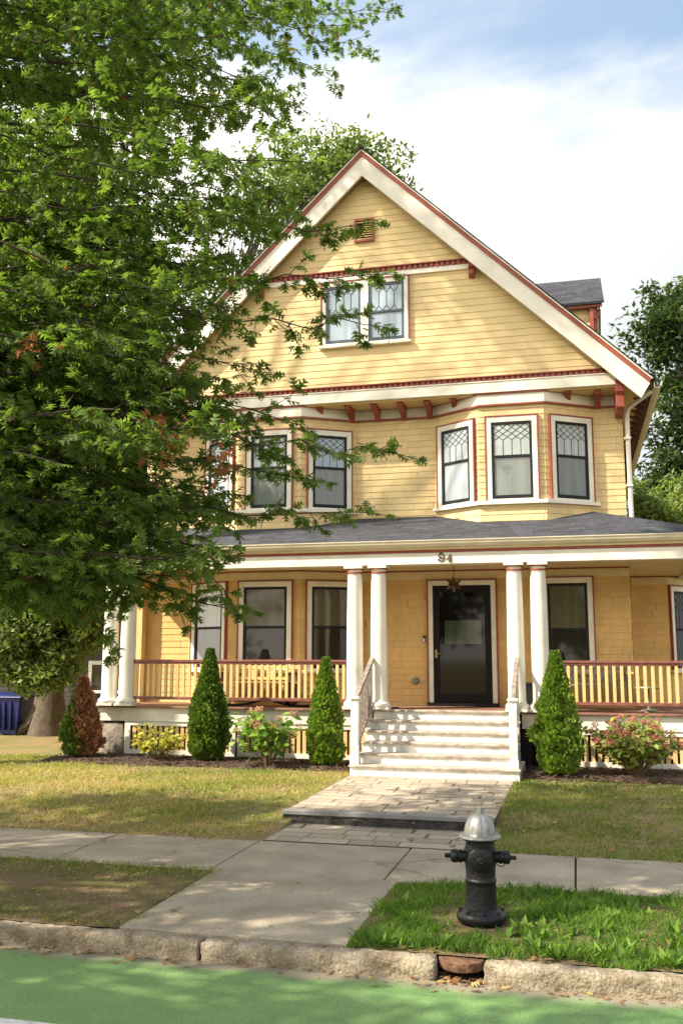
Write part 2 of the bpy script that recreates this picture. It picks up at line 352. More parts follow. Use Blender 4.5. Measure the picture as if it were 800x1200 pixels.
def corner_bracket(x, zt, zb, wd, yb, yf):
    mb = MB(); h = zt - zb
    mb.prism([(yb, zt), (yb, zb), (yf+.09, zb), (yf+.03, zb+.04), (yf+.03, zb+h*.30), (yf+.05, zb+h*.34), (yf+.0, zb+h*.42), (yf+.0, zb+h*.72), (yf-.03, zb+h*.8), (yf-.03, zt)], 'x', x-wd/2, x+wd/2)
    mb.build('corner_bracket', 'red', house, bevel=.006)
corner_bracket(.84, 6.50, 5.80, .13, 16.0, 15.33); corner_bracket(-7.66, 6.50, 5.80, .13, 16.0, 15.33)
corner_bracket(-1.52, 8.70, 8.30, .10, 15.42, 15.27); corner_bracket(-5.36, 8.70, 8.30, .10, 15.42, 15.27)
# roof slabs and rakes
nrm = math.sqrt(1 + SL*SL)
def rake(side, o0, o1, y0, y1, m, name, ext=0.0, end=4.72):
    """strip following the roof slope between vertical offsets o0 (top) and o1 below the roof line"""
    mb = MB(); X = lambda h: RX + side*h
    cut = .30
    pts = [(X(0), RZ-o0), (X(end+cut*0 - o0*.0+ext), RZ-(end+ext)*SL-o0), (X(end+ext-(o1-o0)*.38), RZ-(end+ext-(o1-o0)*.38)*SL-o1), (X(0), RZ-o1)]
    mb.prism(pts if side > 0 else pts[::-1], 'y', y0, y1); return mb.build(name, m, house)
for sd in (1, -1):
    rake(sd, .115, .49, 15.16, 15.21, 'cream', 'bargeboard')
    rake(sd, .035, .118, 15.13, 15.205, 'red', 'bargeboard_moulding', ext=.02)
    rake(sd, .0, .036, 15.10, 15.20, 'cream', 'drip_edge', ext=.045)
    # soffit of the rake overhang and roof deck
    mb = MB(); X = lambda h: RX + sd*h
    e = 4.76
    p = [(X(0), RZ-.03), (X(e), RZ-.03-e*SL), (X(e), RZ-.13-e*SL), (X(0), RZ-.13)]
    mb.prism(p if sd > 0 else p[::-1], 'y', 15.215, 26.2); mb.build('roof_deck', 'soffit', house)
    mb = MB(); a = Vector((X(-.0), 15.09, RZ+.02)); b = Vector((X(e+.04), 15.09, RZ+.02-(e+.04)*SL)); ln = (b-a).length
    vs = [a, b, b+Vector((0, 11.1, 0)), a+Vector((0, 11.1, 0))]; lo = [v - Vector((0, 0, .028)) for v in vs]
    mb.add(vs+lo, [(0,1,2,3) if sd < 0 else (3,2,1,0), (4,5,6,7), (0,4,5,1), (1,5,6,2), (2,6,7,3)], [[(0, 0), (0, ln), (11.1, ln), (11.1, 0)] if sd < 0 else [(11.1, 0), (11.1, ln), (0, ln), (0, 0)]] + [[(0,0)]*4]*4)
    mb.build('roof', 'roof', house)
    # rafter tails below the eaves
    y = 15.75
    while y < 26:
        mb = MB()
        p = [(X(4.25), RZ-.13-4.25*SL), (X(4.72), RZ-.13-4.72*SL), (X(4.72), RZ-.24-4.72*SL), (X(4.25), RZ-.30-4.25*SL)]
        mb.prism(p if sd > 0 else p[::-1], 'y', y, y+.07); mb.build('rafter_tail', 'soffit', house); y += .42
    mb = MB(); xe = X(4.83); ze = RZ - 4.8*SL
    q = [(xe-.05*sd, ze), (xe-.05*sd, ze-.10), (xe, ze-.12), (xe+.07*sd, ze-.08), (xe+.08*sd, ze), (xe+.065*sd, ze), (xe+.055*sd, ze-.07), (xe, ze-.105), (xe-.035*sd, ze-.09), (xe-.035*sd, ze)]
    mb.prism(q if sd > 0 else q[::-1], 'y', 15.2, 26.1); mb.build('gutter', 'gutter', house)
mb = MB(); mb.tube([(RX, 15.05, RZ+.015), (RX, 26.2, RZ+.015)], .045, 8); mb.build('ridge_cap', 'roof', house)
mb = MB(); mb.tube([(1.36, 15.45, 6.16), (1.34, 15.5, 6.10), (1.0, 15.80, 5.93), (.965, 15.86, 5.85), (.965, 15.86, 4.05)], .038, 8)
for z in (5.4, 4.6): mb.box(.90, 1.01, 15.80, 15.92, z, z+.03)
mb.build('downspout', 'cream', house, smooth=True)
# attic vent
mb = MB(); 
for a in ((-3.60, -3.565, 9.17, 9.60), (-3.275, -3.24, 9.17, 9.60)): mb.box(a[0], a[1], 15.36, 15.43, a[2], a[3])
mb.box(-3.565, -3.275, 15.36, 15.43, 9.565, 9.60); mb.box(-3.565, -3.275, 15.36, 15.43, 9.17, 9.205)
vent = mb.build('vent', 'red', house)
mb = MB(); mb.box(-3.565, -3.275, 15.40, 15.425, 9.205, 9.565); mb.build('backing', 'darkvoid', vent)
mb = MB()
for i in range(8):
    z = 9.21 + i*.045; mb.prism([(15.365, z), (15.395, z+.03), (15.398, z+.038), (15.362, z+.010)], 'x', -3.56, -3.28)
mb.build('louvre', 'yflat', vent)

# ---- windows
def window(fr, a0, a1, z0, z1, top='p_pale', bot='p_grey', style=None, sash='black', meet=.5, casing='cream', sill=True, cw=.085, name='window', edges=(1, 1)):
    mb = MB(); o = lambda *k: mb.obox(fr, *k)
    o(a0, a0+cw, 0, .045, z0, z1); o(a1-cw, a1, 0, .045, z0, z1); o(a0+cw, a1-cw, 0, .045, z1-cw*1.1, z1); o(a0+cw, a1-cw, 0, .045, z0, z0+.03)
    W = mb.build(name, casing, house, bevel=.004)
    mb = MB(); e = .022
    
    if edges[0]: mb.obox(fr, a0-e, a0-.001, 0, .055, z0, z1+e)
    if edges[1]: mb.obox(fr, a1+.001, a1+e, 0, .055, z0, z1+e)
    mb.obox(fr, a0-.001, a1+.001, 0, .055, z1+.001, z1+e)
    mb.build('edge_moulding', 'red', W)
    if sill:
        mb = MB(); mb.obox(fr, a0-.05, a1+.05, 0, .085, z0-.05, z0-.002); mb.build('sill', casing, W, bevel=.005)
    x0, x1, y0, y1 = a0+cw, a1-cw, z0+.03, z1-cw*1.1; s = .045; zm = y0 + (y1-y0)*meet
    mb = MB(); o = lambda *k: mb.obox(fr, *k)
    o(x0+.001, x0+s, .0, .034, y0+.001, y1-.001); o(x1-s, x1-.001, .0, .034, y0+.001, y1-.001)
    o(x0+s, x1-s, .0, .034, y1-s, y1-.001); o(x0+s, x1-s, .0, .034, y0+.001, y0+s*1.4); o(x0+s, x1-s, .0, .036, zm-.022, zm+.022)
    mb.build('sash', sash, W, bevel=.003)
    mb = MB(); mb.obox(fr, x0+s, x1-s, 0, .018, zm+.022, y1-s); mb.build('upper_pane', top, W)
    mb = MB(); mb.obox(fr, x0+s, x1-s, 0, .012, y0+s*1.4, zm-.022); mb.build('lower_pane', bot, W)
    if style:
        mb = MB(); X0, X1, Z0, Z1 = x0+s, x1-s, zm+.022, y1-s; wd = X1-X0; n = 4; c = wd/n; r = .006
        O, u, nn = fr
        def bar(xa, za, xb, zb):
            # clip to the pane
            def clip(xa, za, xb, zb):
                t0, t1 = 0., 1.; dx, dz = xb-xa, zb-za
                for p, q in ((-dx, xa-X0), (dx, X1-xa), (-dz, za-Z0), (dz, Z1-za)):
                    if abs(p) < 1e-9:
                        if q < 0: return None
                    else:
                        t = q/p
                        if p < 0: t0 = max(t0, t)
                        else: t1 = min(t1, t)
                return (xa+t0*dx, za+t0*dz, xa+t1*dx, za+t1*dz) if t0 < t1-1e-6 else None
            k = clip(xa, za, xb, zb)
            if k:
                P = lambda a, z: O + u*a + nn*.021 + Vector((0, 0, z)); mb.tube([P(k[0], k[1]), P(k[2], k[3])], r, 4)
        if style == 'lattice':
            zv = Z0 + (Z1-Z0)*.50; m = (Z1-zv)/3.0 / (c*.5) * .62
            for i in range(1, n): bar(X0+i*c, Z0, X0+i*c, zv)
            for i in range(-4, n+5):
                bar(X0+i*c, zv, X0+i*c+5*c, zv+5*c*m*1.0) if i % 1 == 0 and 0 <= i else None
                bar(X0+i*c, zv, X0+i*c-5*c, zv+5*c*m*1.0) if i <= n else None
            for i in range(-4, 0): 
                zz = zv + (-i)*c*m*1.0; bar(X0, zz, X0+5*c, zz+5*c*m) ; bar(X1, zz, X1-5*c, zz+5*c*m)
        else:
            hh = c*.5*1.1
            for i in range(1, n): 
                xx = X0+i*c; bar(xx, Z0+hh*1.2, xx, Z1-hh*1.6)
                for sgn in (-1, 1): bar(xx, Z0+hh*1.2, xx+sgn*c*.5, Z0+.0); bar(xx, Z1-hh*1.6, xx+sgn*c*.5, Z1-hh*.55); bar(xx+sgn*c*.5, Z1-hh*.55, xx+sgn*c*.5, Z1)
        mb.build('leading', 'lead', W)
    return W
def bay_windows(b, z0, z1, specs, zsill=None, **kw):
    for i, (w_, sp) in enumerate(specs):
        fr, ln = seg_frame(b[i], b[i+1]); fr = (fr[0] + fr[2]*.006, fr[1], fr[2])
        a = sp.get('a', ln/2 - w_/2); s2 = {k: v for k, v in sp.items() if k != 'a'}
        window(fr, a, a+w_, z0, z1, **{**kw, **s2})
frW = (Vector((0, 15.99, 0)), Vector((1, 0, 0)), Vector((0, -1, 0)))
frA = (Vector((0, 15.41, 0)), Vector((1, 0, 0)), Vector((0, -1, 0)))
# second floor right and left bays
bay_windows(BR, 4.37, 5.80, [(.80, dict(top='p_white', bot='p_white', style='lattice')), (.84, dict(top='p_pale', bot='p_grey', style='lattice')), (.80, dict(top='p_pale', bot='p_grey', style='lattice'))], meet=.55, sill=False)
bay_windows(BL, 4.37, 5.80, [(.80, dict(top='p_white', bot='p_white', style='lattice')), (.84, dict(top='p_pale', bot='p_grey', style='lattice')), (.80, dict(top='p_blue', bot='p_grey', style='lattice'))], meet=.55, sill=False)
for b in (BL, BR):
    mb = MB(); q = [(b[0][0], b[0][1]), b[1], b[2], (b[3][0], b[3][1])]; along(q, mb, 4.31, 4.368, .005, .075); mb.build('bay_sill', 'cream', house)
# attic pair
window(frA, -4.20, -3.4215, 7.27, 8.44, edges=(1, 0), top='p_blue', bot='p_blue', style='hex', sash='darksash', meet=.5, cw=.07)
window(frA, -3.4205, -2.64, 7.27, 8.44, edges=(0, 1), top='p_blue', bot='p_blue', style='hex', sash='darksash', meet=.5, cw=.07)
# first floor bay and right window
bay_windows(B1, 1.58, 3.10, [(.92, dict(top='p_pale', bot='p_grey')), (.96, {}), (.92, dict(bot='p_dark'))], top='p_shade', bot='p_dark', meet=.5, sill=True)
window(frW, -.52, .30, 1.58, 3.12, top='p_shade', bot='p_dark', meet=.46)
# first floor frieze band
mb = MB(); along(O1, mb, 3.13, 3.285, .003, .022); mb.build('porch_frieze', 'yfrieze', house)
mb = MB(); along(O1, mb, 3.262, 3.284, .0225, .04); mb.build('porch_frieze_moulding', 'red', house)
# side bay on the right, behind the corner
S1 = [(.9, 18.0), (1.66, 18.0), (2.2, 18.6), (2.2, 21)]
mb = MB(); mb.prism([(.8, 18.03), (1.65, 18.03), (2.17, 18.62), (2.17, 21.5), (.8, 21.5)], 'z', .2, 3.3); mb.build('side_bay', 'yflat', house)
mb = MB()
for p, q in zip(S1[:-1], S1[1:]):
    fr, ln = seg_frame(p, q); courses(mb, fr, 0, ln, .99, 3.14, .116)
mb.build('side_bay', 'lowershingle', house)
mb = MB(); along(S1, mb, 3.13, 3.285, .003, .022); mb.build('porch_frieze', 'yfrieze', house)
mb = MB(); along(S1, mb, 3.262, 3.284, .0225, .04); mb.build('porch_frieze_moulding', 'red', house)
fr, ln = seg_frame(S1[1], S1[2]); window((fr[0] + fr[2]*.006, fr[1], fr[2]), .03, ln-.03, 1.58, 3.10, top='p_dark', bot='p_dark', style='lattice', sill=True)

# ---- front door
mb = MB(); mb.obox(frW, -2.44, -2.36, 0, .05, 1.0, 3.10); mb.obox(frW, -1.37, -1.29, 0, .05, 1.0, 3.10); mb.obox(frW, -2.36, -1.37, 0, .05, 3.02, 3.10)
dc = mb.build('door_casing', 'cream', house, bevel=.004)
mb = MB(); mb.obox(frW, -2.465, -2.441, 0, .06, 1.0, 3.125); mb.obox(frW, -1.289, -1.265, 0, .06, 1.0, 3.125); mb.obox(frW, -2.441, -1.289, 0, .06, 3.101, 3.125)
mb.build('edge_moulding', 'red', dc)
mb = MB()
for k in ((-2.355, -2.25, 1.05, 3.015), (-1.48, -1.375, 1.05, 3.015), (-2.25, -1.48, 2.90, 3.015), (-2.25, -1.48, 1.05, 1.20)): mb.obox(frW, k[0], k[1], 0, .04, k[2], k[3])
door = mb.build('front_door', 'door', house, bevel=.004)
mb = MB(); mb.obox(frW, -2.25, -1.48, 0, .025, 1.20, 2.90); mb.build('glass', 'doorglass', door)
mb = MB(); mb.obox(frW, -2.16, -1.54, .0255, .029, 2.02, 2.42); mb.build('inner_window', 'dooreye', door)
mb = MB(); mb.tube([(-2.31, 15.945, 1.86), (-2.31, 15.91, 1.86), (-2.22, 15.905, 1.865)], .010, 6); mb.box(-2.325, -2.295, 15.94, 15.952, 1.79, 1.93); mb.build('handle', 'brass', door)
mb = MB(); mb.box(-2.46, -1.27, 15.86, 15.99, .995, 1.045); mb.build('threshold', 'black', house, bevel=.005)
mb = MB(); mb.box(-2.535, -2.495, 15.95, 15.985, 2.05, 2.17); db = mb.build('doorbell', 'black', house, bevel=.006)
mb = MB(); mb.box(-2.528, -2.502, 15.942, 15.949, 2.06, 2.12); mb.build('button', 'white', db)
mb = MB(); mb.lathe([(.0, 0), (.06, 0), (.062, .02), (.05, .045), (.045, .08), (.03, .09), (0, .09)], (-2.67, 15.985, 1.40), 16, Vector((0, -1, 0)))
M['verdigris'] = mat('grey green metal', (.20, .24, .19), .5, .3); mb.build('hose_outlet', 'verdigris', house, smooth=True)

# ---- dormer on the right roof slope
dorm_x0, dorm_x1 = -1.0, .52
mb = MB(); mb.prism([(18.45, 6.3), (20.55, 6.3), (20.55, 8.75), (19.5, 9.60), (18.45, 8.75)], 'x', -2.2, dorm_x1); dw = mb.build('dormer', 'yflat', house)
mb = MB(); fr, ln = seg_frame((-2.2, 18.45), (dorm_x1, 18.45)); courses(mb, fr, 0, ln, 6.3, 8.72, .116); mb.build('dormer_wall', 'shingle', dw)
mb = MB(); ys, zs = [18.25, 19.5, 20.75], [8.78, 9.76, 8.78]
for i, (ya, za, yb, zb) in enumerate(((ys[0], zs[0], ys[1], zs[1]), (ys[1], zs[1], ys[2], zs[2]))):
    vs = [(-2.2, ya, za), (.78, ya, za), (.78, yb, zb), (-2.2, yb, zb)]; lo = [(a, b_, c-.05) for a, b_, c in vs]
    mb.add(vs+lo, [(0,1,2,3), (4,5,6,7), (0,4,5,1), (1,5,6,2), (2,6,7,3)], [[(-2.2, 0), (.78, 0), (.78, 1.6), (-2.2, 1.6)]] + [[(0, 0)]*4]*4)
mb.build('dormer_roof', 'roof', dw)
mb = MB(); mb.box(-2, .74, 18.29, 18.36, 8.68, 8.745); mb.box(.50, .57, 18.33, 18.43, 6.6, 8.68); mb.box(.56, .62, 18.36, 18.62, 8.45, 8.70); mb.build('dormer_trim', 'red', dw)
mb = MB(); mb.prism([(18.30, 8.62), (18.30, 8.76), (19.5, 9.70), (20.7, 8.76), (20.7, 8.62), (19.5, 9.56)], 'x', .70, .74); mb.build('dormer_bargeboard', 'cream', dw)
mb = MB(); mb.prism([(.56, 8.66), (.56, 8.2), (.60, 8.2), (.70, 8.6), (.72, 8.66)], 'y', 18.42, 18.5); mb.build('dormer_bracket', 'red', dw)

# ---- porch
PX0, PX1 = -7.95, 2.12
mb = MB()
x = PX0
mb.box(PX0-.05, PX1+.05, 14.56, 16.0, .955, .99); mb.box(XR, PX1+.05, 16.0, 22, .955, .99)
mb.build('porch_floor', 'floorpaint', house, bevel=.006)
mb = MB(); mb.box(PX0, -3.14, 14.62, 14.66, .76, .953); mb.box(-.83, PX1, 14.62, 14.66, .76, .953); mb.box(PX0, PX0+.04, 14.66, 16, .76, .953); mb.box(PX1-.04, PX1, 14.66, 22, .76, .953)
mb.box(PX0, -3.14, 14.60, 14.66, .735, .758); mb.box(-.83, PX1, 14.60, 14.66, .735, .758)
mb.build('skirt_board', 'cream', house, bevel=.004)
mb = MB(); mb.box(PX0+.1, PX1-.1, 14.80, 14.86, .12, .93); mb.box(-.84, -.70, 14.67, 14.79, .12, .75); mb.build('under_porch_shade', 'darkvoid', house)  # dark sheet painted in for the shade behind the lattice
def lattice(x0, x1):
    mb = MB(); mb.box(x0, x0+.10, 14.62, 14.66, .20, .733); mb.box(x1-.10, x1, 14.62, 14.66, .20, .733); mb.box(x0+.10, x1-.10, 14.62, 14.66, .665, .733); mb.box(x0+.10, x1-.10, 14.62, 14.66, .20, .275)
    f = mb.build('lattice_frame', 'cream', house)
    mb = MB(); x = x0+.135
    while x < x1-.15: mb.box(x, x+.060, 14.64, 14.665, .276, .664); x += .096
    mb.build('lattice_slats', 'yflat', f)
lattice(-7.38, -5.42); lattice(-5.38, -3.16); lattice(-.55, 1.78)
def rough_box(mb, x0, x1, y0, y1, z0, z1, n=(6, 3, 4), amp=.02, seed=0, rnd=.03):
    r = random.Random(seed); vs = {}; 
    def P(i, j, k):
        key = (i, j, k)
        if key not in vs:
            fx, fy, fz = i/n[0], j/n[1], k/n[2]
            p = Vector((x0+(x1-x0)*fx, y0+(y1-y0)*fy, z0+(z1-z0)*fz))
            edge = sum((a in (0, b)) for a, b in zip(key, n))
            c = Vector(((x0+x1)/2, (y0+y1)/2, (z0+z1)/2))
            if edge >= 2:
                for ax, (a, b) in enumerate(zip(key, n)):
                    if a in (0, b): p[ax] += (c[ax]-p[ax])/abs(c[ax]-p[ax])*rnd
            p += Vector((r.uniform(-amp, amp), r.uniform(-amp, amp), r.uniform(-amp, amp)*.7))
            vs[key] = (len(mb.v), p); mb.v.append(tuple(p))
        return vs[key][0]
    for k in range(n[2]):
        for i in range(n[0]):
            mb.f.append((P(i,0,k), P(i+1,0,k), P(i+1,0,k+1), P(i,0,k+1))); mb.f.append((P(i+1,n[1],k), P(i,n[1],k), P(i,n[1],k+1), P(i+1,n[1],k+1)))
        for j in range(n[1]):
            mb.f.append((P(0,j+1,k), P(0,j,k), P(0,j,k+1), P(0,j+1,k+1))); mb.f.append((P(n[0],j,k), P(n[0],j+1,k), P(n[0],j+1,k+1), P(n[0],j,k+1)))
    for i in range(n[0]):
        for j in range(n[1]):
            mb.f.append((P(i,j,n[2]), P(i+1,j,n[2]), P(i+1,j+1,n[2]), P(i,j+1,n[2]))); mb.f.append((P(i,j+1,0), P(i+1,j+1,0), P(i+1,j,0), P(i,j,0)))
for i, (a, b) in enumerate(((-7.86, -7.40), (-4.75, -4.5))):
    mb = MB(); rough_box(mb, a, b, 14.60 if i == 0 else 14.68, 15.0 if i == 0 else 14.78, .08, .73, (4, 3, 5), .014, 3+i); mb.build('stone_pier', 'stone', house, smooth=True)
# columns
def column(x, y=14.62):
    mb = MB(); k = 28; z0, z1 = .99, 3.235; H = z1-z0
    mb.lathe([(.165, 1.03), (.178, 1.045), (.18, 1.07), (.165, 1.10), (.145, 1.11), (.140, 1.135), (.132, 1.15), (.133, 1.6), (.131, 2.0), (.125, 2.5), (.118, 3.0), (.114, 3.10), (.114, 3.12), (.125, 3.125), (.125, 3.145), (.116, 3.15), (.116, 3.175), (.14, 3.20)], (x, y, 0), k)
    mb.box(x-.175, x+.175, y-.175, y+.175, .991, 1.03); mb.box(x-.15, x+.15, y-.15, y+.15, 3.205, 3.248)
    c = mb.build('column', 'cream', house, smooth=True)
    mb = MB(); mb.lathe([(.128, 3.122), (.130, 3.135), (.128, 3.148)], (x, y, 0), k); mb.lathe([(.146, 3.186), (.150, 3.195), (.146, 3.204)], (x, y, 0), k); mb.build('capital_ring', 'red', c, smooth=True)
for x in (-7.69, -7.37, -3.42, -3.03, -.89, -.53): column(x)
column(1.94)
column(1.94, 19.2)
mb = MB(); mb.box(-7.93, -7.70, 15.80, 15.975, .99, 3.25); mb.build('pilaster', 'yflat', house, bevel=.004)
# beam, ceiling, cornice
mb = MB(); mb.box(PX0, PX1, 14.49, 14.75, 3.25, 3.432); mb.box(PX0, PX0+.24, 14.75, 16, 3.25, 3.432); mb.box(PX1-.24, PX1, 14.75, 22, 3.25, 3.432); mb.build('porch_beam', 'cream', house, bevel=.004)
mb = MB(); mb.box(PX0-.03, PX1+.03, 14.472, 14.75, 3.434, 3.472); mb.box(PX1-.2, PX1+.03, 14.75, 22, 3.434, 3.472); mb.build('beam_moulding', 'red', house)
mb = MB(); mb.box(PX0-.07, PX1+.07, 14.455, 16.0, 3.474, 3.60); mb.box(XR, PX1+.07, 16, 22, 3.474, 3.60); mb.build('porch_fascia', 'yfrieze', house)
mb = MB(); mb.box(PX0+.24, PX1-.24, 14.75, 16.0, 3.287, 3.31); mb.box(XR, PX1-.24, 16.0, 22, 3.287, 3.31); mb.build('porch_ceiling', 'yfrieze', house)
q = [(14.453, 3.50), (14.395, 3.52), (14.37, 3.56), (14.36, 3.60), (14.35, 3.603), (14.35, 3.618), (14.375, 3.618), (14.385, 3.56), (14.453, 3.53)]
mb = MB(); mb.prism(q, 'x', PX0-.15, PX1+.15); mb.build('porch_gutter', 'gutter', house)
# porch roof: front slope, right hip, left hip
ez, rz = 3.615, 4.235; ye, xr, xl = 14.37, PX1+.13, PX0-.13; rn = 16.0 - ye
mb = MB(); sl = math.sqrt(rn*rn + (rz-ez)**2)
A = (xl, ye, ez); B = (xr, ye, ez); Cc = (.27, 16.02, rz+.01); D = (xl+rn, 16.02, rz+.01); B2 = (xr, 22, ez); C2 = (.27, 22, rz); A2 = (xl, 16.3, ez); D2 = (xl+rn, 16.3, rz)
mb.add([A, B, Cc, D], [(0,1,2,3)], [[(A[0], 0), (B[0], 0), (Cc[0], sl), (D[0], sl)]])
mb.add([B, B2, C2, Cc], [(0,1,2,3)], [[(0, 0), (8, 0), (8, sl), (1.6, sl)]])
mb.add([A2, A, D], [(0,1,2)], [[(0, 0), (2, 0), (1, sl)]])
lo = lambda p: (p[0], p[1], p[2]-.03)
mb.add([A, B, lo(B), lo(A)], [(0,1,2,3)], [[(0, 0)]*4]); mb.add([B, B2, lo(B2), lo(B)], [(0,1,2,3)], [[(0, 0)]*4]); mb.add([lo(A), lo(B), lo(Cc), lo(D)], [(3,2,1,0)], [[(0, 0)]*4])
mb.build('porch_roof', 'roof', house)
# railings
def railing(x0, x1, y=14.62):
    mb = MB(); mb.box(x0, x1, y-.04, y+.04, 1.715, 1.755); mb.box(x0, x1, y-.025, y+.025, 1.68, 1.714); t = mb.build('railing', 'maroon', house, bevel=.006)
    mb = MB(); mb.box(x0, x1, y-.03, y+.03, 1.095, 1.145); mb.build('bottom_rail', 'maroon', t, bevel=.005)
    mb = MB(); n = int((x1-x0)/.105); s = (x1-x0)/n
    for i in range(n): xx = x0+s*(i+.5); mb.box(xx-.0225, xx+.0225, y-.02, y+.02, 1.146, 1.679)
    mb.build('balusters', 'yflat', t)
railing(-7.24, -3.55); railing(-.40, 1.80)
# house number
def numeral():
    mb = MB(); Y0 = 14.482
    def stroke(pts, r_): mb.tube([(x, Y0, z) for x, z in pts], r_, 6)
    cx, cz = -2.00, 3.378
    stroke([(cx+.036*math.cos(t), cz+.036*math.sin(t)) for t in [i*math.pi/8 for i in range(17)]], .0155)
    stroke([(cx+.040, cz+.005), (cx+.040, cz-.04), (cx+.024, cz-.075), (cx-.005, cz-.085), (cx-.035, cz-.075)], [.017, .018, .015, .012, .014])
    mb.lathe([(0, -.006), (.017, -.006), (.017, .006), (0, .006)], (cx-.036, Y0, cz-.066), 12, Vector((0, -1, 0)))
    x4 = -1.875
    stroke([(x4+.012, 3.385), (x4-.042, 3.325), (x4+.042, 3.325)], .011); stroke([(x4+.016, 3.395), (x4+.016, 3.285)], .016)
    mb.box(x4-.015, x4+.045, Y0-.008, Y0+.007, 3.280, 3.294)
    mb.build('house_number', 'numeral', house)
numeral()
# steps
st = MB(); n = 6; rz0, rh = .15, .14; y0 = 13.20; td = .270
MBt = MB()
for i in range(n):
    ex = .03 if i == 0 else 0; z = rz0 + rh*i; yy = y0 + td*i
    st.box(-3.10-ex*2, -.86+ex*2, yy, 14.61, z-.02 if i == 0 else z, z+rh-.028)
    MBt.box(-3.12-ex*2, -.84+ex*2, yy-.03, yy+td-.001 if i < n-1 else 14.70, z+rh-.027, z+rh+(0 if i < n-1 else .004))
stairs = st.build('stairs', 'white', house)
M['tread'] = mat('worn tread paint', (.55, .48, .40), .6, scale=9, col2=(.26, .20, .16), detail=8)
MBt.build('treads', 'tread', stairs, bevel=.006)
for x, nm in ((-3.115, 'l'), (-.875, 'r')):
    mb = MB(); mb.box(x-.055, x+.055, 13.28, 13.39, .292, 1.20); mb.box(x-.075, x+.075, 13.26, 13.41, 1.20, 1.235); mb.box(x-.065, x+.065, 13.27, 13.40, .29, .40); nw = mb.build('newel_post', 'white', stairs, bevel=.005)
    mb = MB(); mb.poly3([(x-.035, 13.37, 1.235), (x-.035, 14.50, 1.80), (x-.035, 14.56, 1.80), (x-.035, 14.56, 1.76), (x-.035, 14.50, 1.75), (x-.035, 13.37, 1.17)], (.07, 0, 0)); hr = mb.build('handrail', 'greywood', stairs, bevel=.008)
    mb = MB(); mb.poly3([(x-.02, 13.40, .55), (x-.02, 14.55, 1.12), (x-.02, 14.55, 1.07), (x-.02, 13.40, .50)], (.04, 0, 0)); mb.build('lower_rail', 'greywood', hr)
    mb = MB(); k = 10
    for i in range(k):
        yy = 13.47 + i*.108; zb = .52 + (yy-13.40)*.4957; mb.box(x-.017, x+.017, yy-.017, yy+.017, zb+.02, zb+.68)
    mb.build('balusters', 'greywood', hr)
    mb = MB(); mb.poly3([(x-.05, 13.25, .15), (x-.05, 14.6, .15), (x-.05, 14.6, .94), (x-.05, 14.35, .94), (x-.05, 13.25, .33)], (.03, 0, 0)) ; 
    
# porch star lantern
star = empty('star_lantern', (-1.86, 14.9, 3.05), 'dark metal star-shaped lantern hanging from the porch ceiling before the front door', 'lantern')
mb = MB(); cs = Vector((-1.86, 14.9, 2.95)); dirs = []
g = (1+5**.5)/2
for a in (-1, 1):
    for b_ in (-g, g): dirs += [Vector((0, a, b_)), Vector((a, b_, 0)), Vector((b_, 0, a))]
ico = [d.normalized() for d in dirs]
for d in ico:
    a = d.orthogonal().normalized(); b_ = d.cross(a); base = [cs + d*.05 + (a*math.cos(t) + b_*math.sin(t))*.040 for t in (0, 2.094, 4.189)]
    mb.add(base + [cs + d*.15], [(0,1,3), (1,2,3), (2,0,3)])
mb.lathe([(0, -.07), (.05, -.05), (.07, 0), (.05, .05), (0, .07)], cs, 8); mb.build('body', 'bronze', star)
mb = MB(); mb.tube([cs+Vector((0, 0, .1)), cs+Vector((0, 0, .337))], .006, 5); mb.build('chain', 'bronze', star)

# furniture on the porch
def bench(x0, x1, y0, label, runners, cname):
    e = empty(cname, ((x0+x1)/2, y0, .99), label, 'bench')
    mb = MB(); 
    for yy in (0, .11, .22, .33): mb.box(x0, x1, y0-.42+yy, y0-.33+yy, 1.36, 1.385)
    mb.build('seat', 'yflat' if runners else 'greywood', e)
    mb = MB(); mb.box(x0, x1, y0-.02, y0+.02, 1.60, 1.66); mb.box(x0, x1, y0-.02, y0+.02, 1.42, 1.46); x = x0+.08
    while x < x1-.08: mb.box(x, x+.07, y0-.012, y0+.012, 1.46, 1.60); x += .16
    mb.build('backrest', 'yflat' if runners else 'greywood', e)
    for xx in (x0+.02, x1-.08):
        mb = MB(); mb.box(xx, xx+.06, y0-.42, y0-.36, 1.06, 1.55); mb.box(xx, xx+.06, y0-.06, y0, 1.06, 1.6); mb.build('leg', 'soffit', e)
        mb = MB(); mb.box(xx-.02, xx+.08, y0-.46, y0, 1.55, 1.58); mb.build('armrest', 'yflat', e)
        if runners:
            mb = MB(); mb.tube([(xx+.03, y0-.60+t*.09, 1.02 + .0018*(t-4.5)**2*2.2) for t in range(10)], .022, 6); mb.build('runner', 'black', e)
bench(-5.95, -4.55, 15.30, 'wooden porch bench on curved rockers behind the left railing below the bay windows', True, 'rocking_bench')
bench(-.35, .85, 15.75, 'weathered wooden porch bench against the wall behind the right railing', False, 'porch_bench')
for i, xx in enumerate((-5.6, -4.4)):   # the rockers run side to side as seen from the street
    mb = MB(); mb.tube([(xx-.5+t*.1, 14.95, 1.005+.0022*(t-5)**2*1.6) for t in range(11)], .022, 6)
    tag(mb.build('rocker_runner', 'black', None, origin=(xx, 14.95, .99)), ['curved dark rocker lying on the porch floor behind the railing, nearer the tall arborvitae', 'curved dark rocker lying on the porch floor behind the railing, nearer the column pair'][i], 'rocker')
pot = empty('plant_pot', (-.71, 15.5, .99), 'black square pot standing on the porch behind the right pair of columns', 'pot')
mb = MB(); mb.prism([(-.84, .992), (-.60, .992), (-.57, 1.36), (-.87, 1.36)], 'y', 15.38, 15.62); mb.build('body', 'black', pot, bevel=.01)
